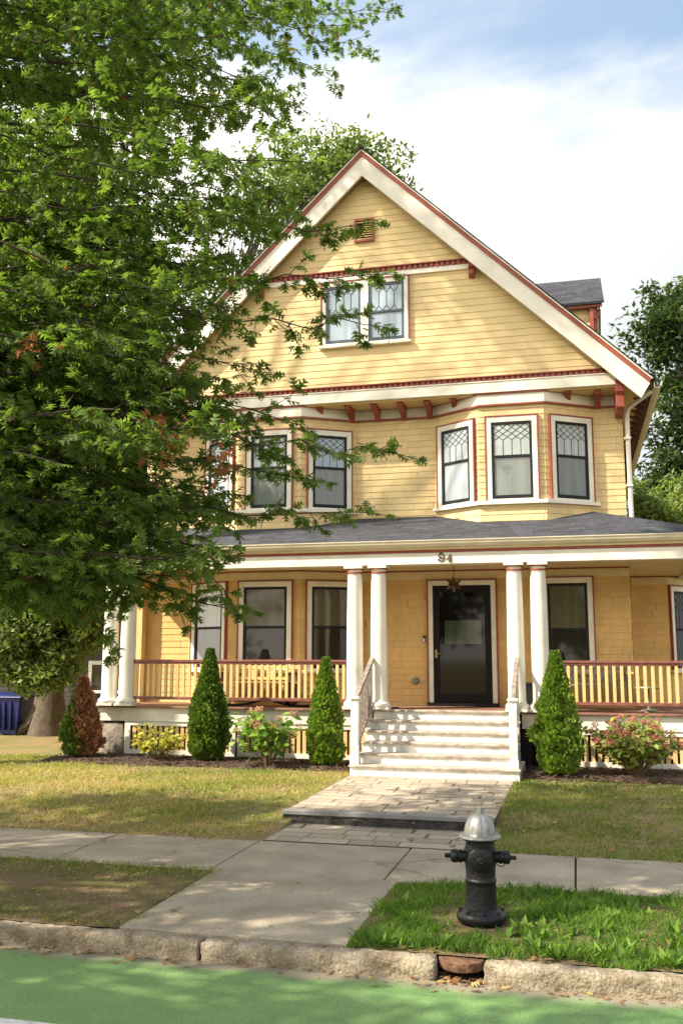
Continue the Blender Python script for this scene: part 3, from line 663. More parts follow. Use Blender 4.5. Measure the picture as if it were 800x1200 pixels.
mb = MB(); mb.box(-.88, -.56, 15.37, 15.63, 1.36, 1.40); mb.build('rim', 'black', pot, bevel=.005)
grill = empty('side_table', (1.05, 15.2, .99), 'small round grey metal table standing on the porch behind the right railing', 'table')
mb = MB(); mb.lathe([(0, 1.33), (.2, 1.33), (.205, 1.345), (.2, 1.36), (0, 1.36)], (1.05, 15.2, 0), 20); mb.build('tabletop', 'verdigris', grill)
mb = MB(); mb.lathe([(.12, .991), (.12, 1.01), (.025, 1.03), (.02, 1.33)], (1.05, 15.2, 0), 12); mb.build('stand', 'verdigris', grill)
mb = MB(); mb.lathe([(0, .991), (.17, .991), (.18, 1.0), (.165, 1.012), (.05, 1.016), (0, 1.016)], (-2.92, 14.85, 0), 14)
tag(mb.build('door_mat', 'black', origin=(-2.92, 14.85, .99)), 'small dark round mat lying on the porch floor at the top of the steps', 'mat')

# ================================================================== GROUND
def dirt_grass(name, g1, g2, d1, d2, sc, lo_, hi_, fine=60):
    m = bpy.data.materials.new(name); m.use_nodes = True; t = m.node_tree; p = t.nodes['Principled BSDF']; l = t.links.new
    c = N(t, 'ShaderNodeTexCoord')
    def noise(s, d=6):
        n = N(t, 'ShaderNodeTexNoise'); n.inputs['Scale'].default_value = s; n.inputs['Detail'].default_value = d; l(c.outputs['Object'], n.inputs['Vector']); return n
    def mixc(f, a, b):
        x = N(t, 'ShaderNodeMixRGB'); l(f, x.inputs[0])
        for i, k in ((1, a), (2, b)):
            if isinstance(k, tuple): x.inputs[i].default_value = (*k, 1)
            else: l(k, x.inputs[i])
        return x.outputs[0]
    def rng_(o, a, b):
        r = N(t, 'ShaderNodeMapRange'); r.inputs[1].default_value = a; r.inputs[2].default_value = b; l(o, r.inputs[0]); return r.outputs[0]
    f = rng_(noise(fine).outputs[0], .35, .65)
    g = mixc(f, g1, g2); d = mixc(f, d1, d2); big = rng_(noise(sc).outputs[0], lo_, hi_)
    l(mixc(big, g, d), p.inputs['Base Color']); p.inputs['Roughness'].default_value = .95; p.inputs['Specular IOR Level'].default_value = .1
    b = N(t, 'ShaderNodeBump'); b.inputs['Strength'].default_value = .8; b.inputs['Distance'].default_value = .03; l(noise(fine*1.5).outputs[0], b.inputs['Height']); l(b.outputs[0], p.inputs['Normal'])
    return m
M['lawn'] = dirt_grass('lawn soil', (.16, .17, .05), (.28, .25, .10), (.36, .27, .14), (.24, .165, .085), 1.3, .38, .56)
M['verge'] = dirt_grass('verge soil', (.09, .10, .035), (.17, .14, .06), (.14, .10, .055), (.26, .19, .11), 2.6, .38, .55)
def sheet(name, xs, ys, zf, m, kind='structure', amp=0.0):
    mb = MB(); nx, ny = len(xs), len(ys); r = random.Random(5)
    for y in ys:
        for x in xs: mb.v.append((x, y, zf(x, y) + (r.uniform(-amp, amp))))
    for j in range(ny-1):
        for i in range(nx-1): mb.f.append((j*nx+i, j*nx+i+1, (j+1)*nx+i+1, (j+1)*nx+i))
    return tag(mb.build(name, m, smooth=True), kind=kind)
xs = [-300, -100, -40] + sorted([-20+i*.5 for i in range(61) if i not in (34, 38)] + [-3.075, -3.055, -.99, -.97]) + [20, 60, 300]
def lawn_z(x, y):
    t = min(1, max(0, (y-9.15)/2.2)); z = .15*t*t*(3-2*t) - .012
    return z if not (-3.065 < x < -.98 and y < 13.3) else -.06
sheet('lawn', xs, [9.15+i*.25 for i in range(30)] + [17, 20, 26, 40, 80, 300, 900], lawn_z, 'lawn', amp=.006)
vx = sorted([x for x in xs if not -3.3 < x < -1.3] + [-3.05, -3.03, -2.5, -2, -1.49, -1.47])
sheet('verge', vx, [6.055, 6.2, 6.5, 6.8, 7.1, 7.4, 7.83], lambda x, y: -.05 if -3.04 < x < -1.48 else -.006 + .02*math.sin((y-6.06)/1.76*math.pi), 'verge', amp=.005)
sheet('subsoil', [-300, 300], [5.80, 10.3], lambda x, y: -.16 if y < 6 else -.155, 'verge')
sheet('subsoil', [-300, 300], [7.7, 9.3], lambda x, y: -.05, 'verge')
# road with its green cycle lane
M['asphalt'] = mat('asphalt', (.055, .054, .052), .9, var=.3, scale=3, bump=.5, bscale=90, grain=(80, .4, .4, .5))
def lane_mat():
    m = bpy.data.materials.new('green lane paint'); m.use_nodes = True; t = m.node_tree; p = t.nodes['Principled BSDF']; l = t.links.new
    c = N(t, 'ShaderNodeTexCoord'); n = N(t, 'ShaderNodeTexNoise'); n.inputs['Scale'].default_value = 2.2; n.inputs['Detail'].default_value = 9; n.inputs['Roughness'].default_value = .65
    n2 = N(t, 'ShaderNodeTexNoise'); n2.inputs['Scale'].default_value = 120; n2.inputs['Detail'].default_value = 2
    r = N(t, 'ShaderNodeMapRange'); r.inputs[1].default_value = .35; r.inputs[2].default_value = .7
    x = N(t, 'ShaderNodeMixRGB'); x.inputs[1].default_value = (.20, .35, .11, 1); x.inputs[2].default_value = (.15, .275, .085, 1)
    k = N(t, 'ShaderNodeMapRange'); k.inputs[1].default_value = .50; k.inputs[2].default_value = .72
    y = N(t, 'ShaderNodeMixRGB'); y.inputs[2].default_value = (.05, .075, .035, 1)
    l(c.outputs['Object'], n.inputs['Vector']); l(c.outputs['Object'], n2.inputs['Vector']); l(n.outputs[0], r.inputs[0]); l(r.outputs[0], x.inputs[0]); l(x.outputs[0], y.inputs[1]); l(n2.outputs[0], k.inputs[0]); l(k.outputs[0], y.inputs[0])
    # dust gathered along the kerb
    s = N(t, 'ShaderNodeSeparateXYZ'); l(c.outputs['Object'], s.inputs[0]); a = N(t, 'ShaderNodeMath', operation='MULTIPLY_ADD'); a.inputs[1].default_value = .35; l(n.outputs[0], a.inputs[0]); l(s.outputs[1], a.inputs[2])
    e = N(t, 'ShaderNodeMapRange'); e.inputs[1].default_value = 5.90; e.inputs[2].default_value = 6.03; l(a.outputs[0], e.inputs[0])
    z = N(t, 'ShaderNodeMixRGB'); z.inputs[2].default_value = (.24, .21, .15, 1); l(y.outputs[0], z.inputs[1]); l(e.outputs[0], z.inputs[0]); l(z.outputs[0], p.inputs['Base Color'])
    b = N(t, 'ShaderNodeBump'); b.inputs['Strength'].default_value = .5; b.inputs['Distance'].default_value = .006; l(n2.outputs[0], b.inputs['Height']); l(b.outputs[0], p.inputs['Normal'])
    p.inputs['Roughness'].default_value = .8; return m
M['lane'] = lane_mat()
M['roadwhite'] = mat('white road paint', (.72, .72, .70), .7, var=.2, scale=20)
sheet('road', [-300, -20, 20, 300], [-6, 0, 4.66, 5.95], lambda x, y: -.128, 'asphalt')
sheet('cycle_lane', [-60, -10, 10, 60], [3.2, 4.66, 5.92], lambda x, y: -.124, 'lane')
sheet('lane_line', [-60, -10, 10, 60], [4.62, 4.76], lambda x, y: -.120, 'roadwhite')
sheet('far_verge', [-300, 0, 300], [-400, -60, -6], lambda x, y: -.02, 'lawn')
# pavement slabs
M['concrete'] = mat('weathered concrete', (.43, .365, .27), .9, scale=2.3, bump=.4, bscale=70, detail=12, col2=(.29, .24, .17), grain=(90, .22, .55, .55))
M['conc2'] = mat('darker concrete', (.31, .28, .235), .9, var=.2, scale=1.8, bump=.35, bscale=70, detail=9)
mb = MB(); x = -.07 - 1.52*14
while x < 14: mb.box(x+.008, x+1.52-.008, 7.83, 9.14, -.08, random.uniform(-.001, .003)); x += 1.52
tag(mb.build('sidewalk', 'concrete', bevel=.008), kind='structure')
mb = MB(); mb.box(-3.05, -1.47, 6.07, 7.815, -.08, .004); tag(mb.build('sidewalk_apron', 'concrete', bevel=.008), kind='structure')
def paver_mat():
    m = shingle_mat('paving stones', (.38, .315, .235), .235, .38, mortar=.008, contrast=.22, jmort=(.10, .085, .065), rough=.9, bump=1.0); return m
M['paver'] = paver_mat()
def paver_sheet(name, x0, x1, y0, y1, z0, z1f):
    mb = MB(); n = 8
    for i in range(n):
        ya, yb = y0+(y1-y0)*i/n, y0+(y1-y0)*(i+1)/n; za, zb = z1f(ya), z1f(yb)
        mb.add([(x0, ya, za), (x1, ya, za), (x1, yb, zb), (x0, yb, zb)], [(0,1,2,3)], [[(x0, ya), (x1, ya), (x1, yb), (x0, yb)]])
        mb.add([(x0, ya, z0), (x0, ya, za), (x0, yb, zb), (x0, yb, z0)], [(0,1,2,3)], [[(0, 0)]*4]); mb.add([(x1, ya, z0), (x1, ya, za), (x1, yb, zb), (x1, yb, z0)], [(3,2,1,0)], [[(0, 0)]*4])
    tag(mb.build(name, 'paver'), kind='structure')
paver_sheet('paved_path', -3.07, -1.02, 9.15, 10.14, -.1, lambda y: .004)
paver_sheet('garden_path', -3.16, -.88, 10.22, 13.25, -.1, lambda y: .135 + .012*(y-10.4)/2.8)
M['bluestone'] = mat('bluestone', (.25, .25, .245), .8, var=.2, scale=3, bump=.3)
M['darkstone'] = mat('dark riser stone', (.06, .058, .055), .9, var=.4, scale=12, bump=.8)
mb = MB(); mb.box(-3.19, -.885, 10.12, 10.22, .095, .142); tag(mb.build('path_step', 'bluestone', bevel=.008), kind='structure')
mb = MB(); rough_box(mb, -3.18, -.90, 10.14, 10.40, -.1, .094, (30, 1, 2), .010, 4, .0); tag(mb.build('step_riser', 'darkstone'), kind='structure')
# kerb stones
M['kerb'] = mat('granite kerb', (.40, .33, .24), .9, scale=7, bump=1.0, bscale=34, col2=(.17, .13, .08), detail=10, grain=(70, .3, .5, 1))
kx = [(-26, -20), (-20, -14), (-14, -9.4), (-9.4, -5.6), (-5.58, -2.42), (-2.405, -.895), (-.60, 2.6), (2.62, 6), (6, 12), (12, 20)]
for i, (a, b) in enumerate(kx):
    mb = MB(); rough_box(mb, a, b, 5.915, 6.065, -.30, -.006, (max(4, int((b-a)/.045)), 5, 9), .0065, 10+i, .010); o = mb.build('kerb', 'kerb', smooth=True); tag(o, kind='structure')
M['mulch'] = mat('bark mulch', (.12, .070, .045), .95, scale=50, bump=.6, bscale=120, col2=(.035, .02, .014))
# drain inlet between the kerb stones
M['rust'] = mat('rusty iron', (.17, .085, .045), .85, var=.4, scale=20, bump=.5)
dr = empty('drain_inlet', (-.75, 6.05, -.14), 'rusty round iron drain cover set in the gap between the granite kerb stones', 'drain')
mb = MB(); mb.lathe([(0, -.085), (.135, -.085), (.145, -.075), (.145, -.03), (.135, -.022), (0, -.02)], (-.75, 6.10, 0), 24); mb.build('cover', 'rust', dr, smooth=True)
mb = MB(); mb.box(-.893, -.602, 6.16, 6.2, -.3, -.02); mb.build('back', 'darkvoid', dr)
mb = MB(); rough_box(mb, -.89, -.605, 5.92, 6.15, -.25, -.135, (6, 4, 1), .008, 77, 0); mb.build('sump', 'mulch', dr)

# mulch beds
def mulch(x0, x1, y0, y1, nm, sd):
    r = random.Random(sd); mb = MB(); nx = int((x1-x0)/.06); ny = int((y1-y0)/.06)
    for j in range(ny+1):
        for i in range(nx+1):
            e = min(i, nx-i, j*1.2, 8)/8; x = x0+(x1-x0)*i/nx; y = y0+(y1-y0)*j/ny
            if j == 0: y += .10*math.sin(x*3.1)+.06*math.sin(x*7.7)
            mb.v.append((x, y, .125+.07*min(1, e*3)+r.uniform(-.014, .018)))
    for j in range(ny):
        for i in range(nx): mb.f.append((j*(nx+1)+i, j*(nx+1)+i+1, (j+1)*(nx+1)+i+1, (j+1)*(nx+1)+i))
    # bark chips
    for _ in range(int((x1-x0)*500)):
        x, y = r.uniform(x0, x1), r.uniform(y0, y1); a = r.uniform(0, 6.28); l_ = r.uniform(.012, .04); t = r.uniform(-.6, .6); z = .20+r.uniform(-.01, .02)
        dx, dy = math.cos(a)*l_, math.sin(a)*l_; mb.add([(x-dx, y-dy, z-t*l_), (x+dy*.4, y-dx*.4, z), (x+dx, y+dy, z+t*l_), (x-dy*.4, y+dx*.4, z+.006)], [(0,1,2,3)])
    tag(mb.build(nm, M['mulch']), kind='stuff')
M['mulch'] = mat('bark mulch', (.12, .070, .045), .95, scale=50, bump=.6, bscale=120, col2=(.035, .02, .014))
mulch(-8.4, -3.2, 13.55, 14.6, 'mulch', 1); mulch(-.82, 3.2, 13.35, 14.6, 'mulch', 2)

# ================================================================== FOLIAGE TOOLS
OAK = np.array([[0,0,0],[.5,.05,0],[1,0,0],[.5,-.05,0],
  [.10,.02,0],[.34,.34,0],[.34,.03,0], [.34,.03,0],[.66,.42,0],[.60,.03,0], [.60,.03,0],[.92,.28,0],[.86,.02,0],
  [.10,-.02,0],[.34,-.34,0],[.34,-.03,0], [.34,-.03,0],[.66,-.42,0],[.60,-.03,0], [.60,-.03,0],[.92,-.28,0],[.86,-.02,0]], float)
OAK[:, 2] = -.45*OAK[:, 1]**2*1.6 - .12*OAK[:, 0]**2
OAK_F = [(0,3,2),(0,2,1)] + [(4+3*i, 6+3*i, 5+3*i) for i in range(3)] + [(13+3*i, 14+3*i, 15+3*i) for i in range(3)]
OVAL = np.array([[0,0,0],[.35,.24,.02],[1,0,-.10],[.35,-.24,.02]], float); OVAL_F = [(0,3,2),(0,2,1)]
BROAD = np.array([[0,0,0],[.25,.26,.03],[.6,.26,.0],[1,0,-.15],[.6,-.26,.0],[.25,-.26,.03],[.5,0,-.05]], float); BROAD_F = [(0,6,1),(1,6,2),(2,6,3),(3,6,4),(4,6,5),(5,6,0)]
BLADE = np.array([[0,-.5,0],[0,.5,0],[.6,.32,.0],[.6,-.32,.0],[1,0,0]], float); BLADE_F = [(0,3,2,1)]
def unit(a): return a/np.maximum(np.linalg.norm(a, axis=1, keepdims=True), 1e-9)
def leaves(name, pos, dirs, nrms, size, tint, tpl, tf, m, parent=None, origin=(0, 0, 0)):
    pos = np.asarray(pos, float); n = len(pos); d = unit(np.asarray(dirs, float)); s = unit(np.cross(nrms, d)); nn = np.cross(d, s)
    size = np.asarray(size, float).reshape(n, 1, 1) if np.ndim(size) else np.full((n, 1, 1), size)
    V = pos[:, None, :] + size*(tpl[None, :, 0:1]*d[:, None, :] + tpl[None, :, 1:2]*s[:, None, :] + tpl[None, :, 2:3]*nn[:, None, :])
    off = np.array(wloc(parent) if parent else Vector(origin)); V = (V.reshape(-1, 3) - off)
    k = len(tpl); F_ = (np.array(tf)[None] + (np.arange(n)*k)[:, None, None]).reshape(-1, 3)
    me = bpy.data.meshes.new(name); nf = len(F_)
    me.vertices.add(len(V)); me.vertices.foreach_set('co', V.ravel()); me.loops.add(nf*3); me.loops.foreach_set('vertex_index', F_.ravel().astype(np.int32))
    me.polygons.add(nf); me.polygons.foreach_set('loop_start', np.arange(0, nf*3, 3, dtype=np.int32)); 
    me.update(calc_edges=True)
    at_ = me.attributes.new('tint', 'FLOAT', 'FACE'); at_.data.foreach_set('value', np.repeat(np.clip(tint, 0, 1), len(tf)).astype(np.float32))
    me.materials.append(M[m] if isinstance(m, str) else m); me.validate()
    o = bpy.data.objects.new(name, me); C.objects.link(o)
    if parent: o.parent = parent
    else: o.location = origin
    return o
def rnd_dir(n, zbias=0, zs=1): 
    a = rng.normal(size=(n, 3)); a[:, 2] = a[:, 2]*zs + zbias; return unit(a)
M['twigbark'] = mat('dark twig bark', (.05, .036, .022), .95)
M['paleleaf'] = leaf_mat('pale drooping leaf', [(0, (.09, .13, .04)), (.5, (.17, .23, .07)), (.85, (.27, .33, .12)), (1, (.36, .40, .17))], .4)
M['bark'] = mat('grey brown bark', (.13, .10, .07), .95, scale=9, bump=1.0, bscale=30, col2=(.07, .055, .04))
M['oakleaf'] = leaf_mat('oak leaf', [(0, (.085, .125, .036)), (.45, (.138, .20, .052)), (.8, (.215, .30, .07)), (.965, (.34, .45, .10)), (.985, (.36, .15, .04))], .55)
M['farleaf'] = leaf_mat('maple leaf', [(0, (.065, .095, .025)), (.5, (.12, .17, .04)), (.85, (.20, .25, .06)), (1, (.30, .32, .09))], .45)
M['darkleaf'] = leaf_mat('dark beech leaf', [(0, (.03, .05, .02)), (.5, (.055, .09, .03)), (.85, (.10, .15, .045)), (1, (.18, .23, .07))], .35)
M['lightleaf'] = leaf_mat('light shrub leaf', [(0, (.12, .17, .05)), (.5, (.24, .30, .10)), (1, (.40, .44, .18))], .45)

def tree(name, label, base, trunk_r, H, ells, nclump, per, leafsz, m, clump_r=.55, cat='tree', tpl=OVAL, tf=OVAL_F, lean=(0, 0), fork=.35, seed=1, group=None, shell=.55, view=True):
    global rng; rng = np.random.default_rng(seed); r = random.Random(seed)
    e = empty(name, base, label, cat, group); b = Vector(base)
    mb = MB(); top = b + Vector((lean[0], lean[1], H*.8)); pts = []; rs = []
    for i in range(9):
        t = i/8; pts.append(b.lerp(top, t) + Vector((math.sin(t*5+seed)*.12*t, math.cos(t*4+seed)*.12*t, 0))); rs.append(trunk_r*(1.5-.5*min(1, t*8))*(1-.8*t) if i == 0 else trunk_r*(1-.8*t))
    mb.tube(pts, rs, 12)
    cl = []
    for _ in range(nclump):
        (cx, cy, cz, rx, ry, rz_) = ells[r.randrange(len(ells))]
        d = Vector((r.gauss(0, 1), r.gauss(0, 1), r.gauss(0, 1))).normalized(); q = r.uniform(shell, 1.0)
        cl.append(Vector((cx + d.x*rx*q, cy + d.y*ry*q, cz + d.z*rz_*q)))
    for i, c in enumerate(cl):
        if i % 2: continue
        t = min(.95, max(fork, (c.z - b.z - 1.0)/(H*.8)*.75)); s = b.lerp(top, t); mid = s.lerp(c, .5) + Vector((r.uniform(-.3, .3), r.uniform(-.3, .3), r.uniform(0, .5)))
        r0 = trunk_r*(1-.8*t)*.28; mb.tube([s, s.lerp(mid, .5)+Vector((0, 0, .1)), mid, mid.lerp(c, .6), c], [r0, r0*.75, r0*.5, r0*.3, .01], 5, False)
    mb.build('trunk', 'bark', e, smooth=True)
    n = nclump*per; cc = np.repeat(np.array([tuple(c) for c in cl]), per, axis=0)
    sz = np.repeat(np.array([clump_r*r.uniform(.6, 1.35) for _ in cl]), per)[:, None]
    offs = rnd_dir(n)*(rng.random((n, 1))**.45)*sz*np.array([1, 1, .62])
    pos = cc + offs
    nr = unit(rnd_dir(n, .0) + np.array([0, 0, .9])); dr_ = unit(rnd_dir(n, -.25) + offs*.8)
    dr_ = unit(dr_ - nr*np.sum(dr_*nr, axis=1, keepdims=True))
    tint = np.clip(rng.normal(.42, .2, n) + np.repeat(np.array([r.gauss(0, .13) for _ in cl]), per), 0, 1)
    leaves('crown', pos, dr_, nr, leafsz*rng.uniform(.65, 1.25, n), tint, tpl, tf, m, e)
    return e

# ================================================================== STREET OAK (front left)
oak = empty('oak_tree', (-6.9, 6.9, 0), 'large green pin oak reaching its long leafy branches across the left of the house', 'tree')
r = random.Random(21); rng = np.random.default_rng(21)
tr = MB(); TB = Vector((-6.9, 6.9, -.05))
tr.tube([TB, TB+Vector((.02, 0, .5)), TB+Vector((.05, .05, 2)), TB+Vector((0, .1, 5)), TB+Vector((.1, .2, 9)), TB+Vector((0, .3, 13.5))], [.42, .30, .26, .22, .15, .04], 16)
limbs = MB(); LP, LD, LN, LS, LT = [], [], [], [], []
def put_leaf(p, d, sz, bright=0):
    nrm_ = Vector((r.gauss(0, .55), r.gauss(0, .55), 1)).normalized(); dd = (d + Vector((r.gauss(0, .5), r.gauss(0, .5), r.gauss(-.15, .4)))).normalized()
    LP.append(tuple(p)); LD.append(tuple(dd)); LN.append(tuple(nrm_)); LS.append(sz*r.uniform(.6, 1.3)); LT.append(min(.95, max(0, r.gauss(.42+bright, .18))) if r.random() > .004 else 1)
def twig(p, d, ln, sz, bright=0, dens=1.0):
    q = Vector(p); d = d.normalized(); n = max(3, int(ln/.10)); pts = [q.copy()]
    for i in range(n):
        d = (d + Vector((r.gauss(0, .12), r.gauss(0, .12), r.gauss(-.03, .10)))).normalized(); q = q + d*(ln/n); pts.append(q.copy())
        for _ in range(4 if dens >= 1 else 2):
            side = d.cross(Vector((0, 0, 1))).normalized()*r.choice((-1, 1)); put_leaf(q + side*r.uniform(0, .04), d*.5+side*r.uniform(.2, 1.0), sz, bright)
    for _ in range(4): put_leaf(q, d, sz, bright)
    limbs.tube(pts, [.0035*(1-.5*i/len(pts)) + .001 for i in range(len(pts))], 3, False)
def branch(pts, r0, r1, tw=(.30, .75), step=.16, sz=.102, start=.0, bright=0, dens=1.0, flat=.35):
    pts = [Vector(p) for p in pts]; dense = []
    for a, b in zip(pts[:-1], pts[1:]):
        k = max(2, int((b-a).length/.25)); 
        for i in range(k): dense.append(a.lerp(b, i/k) + Vector((r.gauss(0, .03), r.gauss(0, .03), r.gauss(0, .03))))
    dense.append(pts[-1]); n = len(dense); limbs.tube(dense, [r0+(r1-r0)*i/(n-1) for i in range(n)], 5, False)
    tot = sum((b-a).length for a, b in zip(dense[:-1], dense[1:])); s = 0; nxt = tot*start
    for a, b in zip(dense[:-1], dense[1:]):
        l_ = (b-a).length
        while nxt < s+l_:
            p = a.lerp(b, (nxt-s)/max(l_, 1e-6)); f = nxt/tot; d = (b-a).normalized(); side = d.cross(Vector((0, 0, 1))).normalized()*r.choice((-1, 1))
            td = d*r.uniform(.35, 1.0) + side*r.uniform(.2, 1.0) + Vector((0, 0, r.gauss(-.02, flat)))
            twig(p, td, r.uniform(*tw)*(1.15-.55*f), sz, bright, dens); nxt += step*r.uniform(.6, 1.4)
        s += l_
    twig(pts[-1], dense[-1]-dense[-2], .25, sz, bright, dens)
def pix_branch(ps, Ys, r0=.011, **k):
    P = [at(x, y, Y) for (x, y), Y in zip(ps, Ys)]; z0 = P[0].z; st = TB + Vector((.02, .1, max(2.2, z0+.05+r.uniform(-.6, .2))))
    branch([st] + P, r0*1.8, .004, **{'start': .25, **k})
    
Y_ = lambda a, b, n: [a+(b-a)*i/(n-1) for i in range(n)]
main = [
 ([(0, 640), (100, 682), (190, 690), (262, 712)], 6.7, 7.3, {}),
 ([(20, 590), (130, 625), (215, 655), (262, 690)], 7.0, 7.5, {}),
 ([(0, 560), (120, 575), (240, 596), (330, 603), (418, 600)], 6.8, 7.4, dict(tw=(.2, .42))),
 ([(0, 470), (150, 500), (300, 522), (390, 520), (455, 530)], 6.6, 7.3, dict(tw=(.2, .45))),
 ([(0, 500), (150, 535), (260, 545), (350, 560)], 7.2, 7.6, dict(tw=(.2, .5))),
 ([(0, 420), (150, 435), (260, 470), (330, 492)], 6.6, 7.2, {}),
 ([(0, 350), (150, 350), (280, 372), (360, 378), (425, 380)], 6.5, 7.2, dict(tw=(.18, .38))),
 ([(0, 280), (150, 300), (270, 322), (340, 330), (425, 322)], 6.8, 7.2, dict(tw=(.18, .38))),
 ([(60, 240), (200, 245), (300, 265), (360, 272), (412, 264)], 7.0, 7.6, dict(tw=(.18, .36))),
 ([(60, 170), (180, 180), (260, 205), (330, 235)], 7.4, 8.2, {}),
 ([(50, 90), (150, 100), (230, 130), (300, 130)], 7.6, 8.6, {}),
 ([(40, 30), (180, 60), (280, 90), (335, 112)], 8, 9, {}),
 ([(0, 400), (120, 400), (220, 410), (290, 432)], 7.2, 7.8, {}),
 ([(0, 620), (60, 650), (100, 700), (120, 735)], 7.0, 7.4, {}),
 ([(0, 520), (60, 540), (170, 610), (215, 640)], 6.2, 6.6, {}),
 ([(150, -40), (280, -10), (380, 15), (448, 14)], 10.5, 12, dict(tw=(.3, .6))),
 ([(200, -10), (300, 20), (370, 50), (425, 55)], 10.5, 12, dict(tw=(.3, .6))),
 ([(150, 30), (260, 50), (330, 70), (385, 92)], 10, 11.5, dict(tw=(.3, .7))),
 ([(100, 0), (250, 10), (340, 30), (400, 30)], 10, 11, dict(tw=(.4, .8))),
]
for ps, a, b, k in main: pix_branch(ps, Y_(a, b, len(ps)), **{'tw': (.3, .65), 'step': .11, **k})
# dense mass on the left
def bound(y):
    xs_ = [(-100, 350), (0, 350), (60, 330), (130, 320), (200, 330), (260, 285), (330, 290), (380, 250), (450, 225), (500, 310), (560, 310), (600, 275), (650, 235), (700, 195), (730, 100), (775, 20)]
    for (y0, a), (y1, b) in zip(xs_[:-1], xs_[1:]):
        if y0 <= y <= y1: return a+(b-a)*(y-y0)/(y1-y0)
    return 0
for i in range(112):
    y = r.uniform(-120, 715); x = bound(y)*r.uniform(.45, 1.0); Y = r.uniform(5.6, 9.4)
    y0 = y + r.uniform(-70, 10); x0 = -40
    if y > 560 and Y > 8: Y -= 1.5
    pix_branch([(x0, y0), ((x0+x)*.5, (y0+y)*.5 - r.uniform(-10, 22)), (x, y)], [Y-.3, Y-.1, Y], tw=(.3, .7), step=.13, start=.3)
for i in range(30):
    y = r.uniform(330, 730); x = bound(y)*r.uniform(.2, .9); Y = r.uniform(6.0, 8)
    pix_branch([(-40, y-20), (x*.5, y-15), (x, y)], [Y-.3, Y-.1, Y], tw=(.3, .6), step=.12, start=.3)
# upper crown above the picture and behind to the left, reaching over the pavement
for i in range(46):
    a = r.uniform(-2.6, 1.2); z = r.uniform(7.5, 14); ln = (15.5-z)*.42*r.uniform(.6, 1.1); s = TB + Vector((0, .2, z)); 
    if math.cos(a) > .2 and z < 9.5: continue
    e_ = s + Vector((math.cos(a)*ln, math.sin(a)*ln, r.uniform(-.3, .6))); branch([s, s.lerp(e_, .5)+Vector((0, 0, .25)), e_], .035, .006, tw=(.35, .8), step=.22, sz=.14, dens=.8)
tr.build('trunk', 'bark', oak, smooth=True); limbs.build('branches', 'twigbark', oak)
leaves('crown', LP, LD, LN, LS, np.array(LT), OAK, OAK_F, 'oakleaf', oak)
print('oak leaves', len(LP))
# dead leaf clusters caught in the crown
M['deadleaf'] = leaf_mat('dead oak leaf', [(0, (.22, .09, .035)), (.5, (.35, .13, .05)), (1, (.45, .22, .09))], .3)
pp = []; 
for (x, y, Y, s) in ((190, 512, 5.7, .17), (262, 540, 6.3, .11), (30, 405, 5.6, .06)):
    c = at(x, y, Y)
    for _ in range(int(s*330)): pp.append(c + Vector((r.gauss(0, s*.5), r.gauss(0, s*.5), r.gauss(0, s*.6))))
n = len(pp); leaves('dead_leaves', [tuple(p) for p in pp], rnd_dir(n, -.8), rnd_dir(n), .10*rng.uniform(.6, 1.1, n), rng.random(n), OAK, OAK_F, 'deadleaf', oak)

# ================================================================== OTHER TREES
tree('maple_tree', 'tall maple rising behind the left slope of the roof against the sky', (-10.0, 26, .1), .32, 17.5,
     [(-9.5, 26, 13, 4.2, 2.5, 3.6), (-6.6, 26, 14.4, 2.7, 2.0, 1.9), (-12.5, 25, 10, 4, 3, 4), (-8.6, 26, 16.2, 3.0, 2.2, 2.0), (-5.6, 26, 14.6, 1.4, 1.2, 1.5), (*at(425, 215, 25.5), 1.5, .9, 1.5), (*at(385, 195, 25.5), 2.2, .9, 1.7)], 600, 38, .19, 'paleleaf', .60, seed=3, shell=.1)
tree('ash_tree', 'dense ash tree behind the oak filling the upper left of the view', (-19.0, 24.5, .1), .32, 19,
     [(-14.0, 23, 9, 4.2, 2.0, 5), (-14.5, 24, 16, 4.2, 2.5, 4.5), (-11.5, 24, 7, 2.0, 1.5, 3.0)], 420, 70, .23, 'farleaf', .8, seed=4, shell=.1)
tree('old_tree', 'old tree with buttressed trunk and pale drooping leaves at the porch corner', (-11.0, 18.3, .12), .30, 8.5,
     [(*at(28, 735, 16.6), 1.3, .8, .7), (*at(70, 700, 16.8), 1.5, .9, 1.0), (*at(15, 690, 16.6), 1.4, .8, 1.1), (*at(85, 640, 17.2), 1.5, .8, 1.0), (*at(60, 770, 16.9), .8, .5, .5), (*at(98, 725, 17.5), .6, .4, .9), (*at(45, 790, 16.6), .6, .4, .35), (*at(10, 760, 16.4), .5, .4, .6), (-10.6, 18.0, 4.8, 2.2, 1.5, 1.5), (-12.5, 18.5, 6.2, 2.6, 2.2, 2.0), (-9.5, 18.6, 3.2, .8, .7, 1.0)], 560, 70, .14, 'paleleaf', .36, seed=5, fork=.28, shell=.1)
tree('lilac_bush', 'dark leafy lilac bush in front of the brown neighbouring house', (-13.2, 21.2, .1), .07, 5.0,
     [(-14.4, 21.2, 2.7, 1.3, .8, 1.2), (-12.8, 21.4, 3.3, 1.1, .8, 1.6), (-13.6, 21.4, 4.4, 2.0, .8, 1.2)], 150, 80, .15, 'farleaf', .40, cat='shrub', seed=12, fork=.15, shell=.1)
tree('beech_tree', 'tall dark green tree standing right of the house behind the porch roof', (4.4, 28, .1), .40, 12,
     [(3.7, 28, 8.6, 2.3, 1.8, 3.0), (5.5, 28, 7.5, 3.2, 2.5, 4.2), (3.2, 28, 11.5, 1.4, 1.2, 1.4), (3.3, 28.5, 6.8, 1.6, 1.2, 1.2)], 420, 80, .20, 'darkleaf', .6, seed=8, shell=.1)
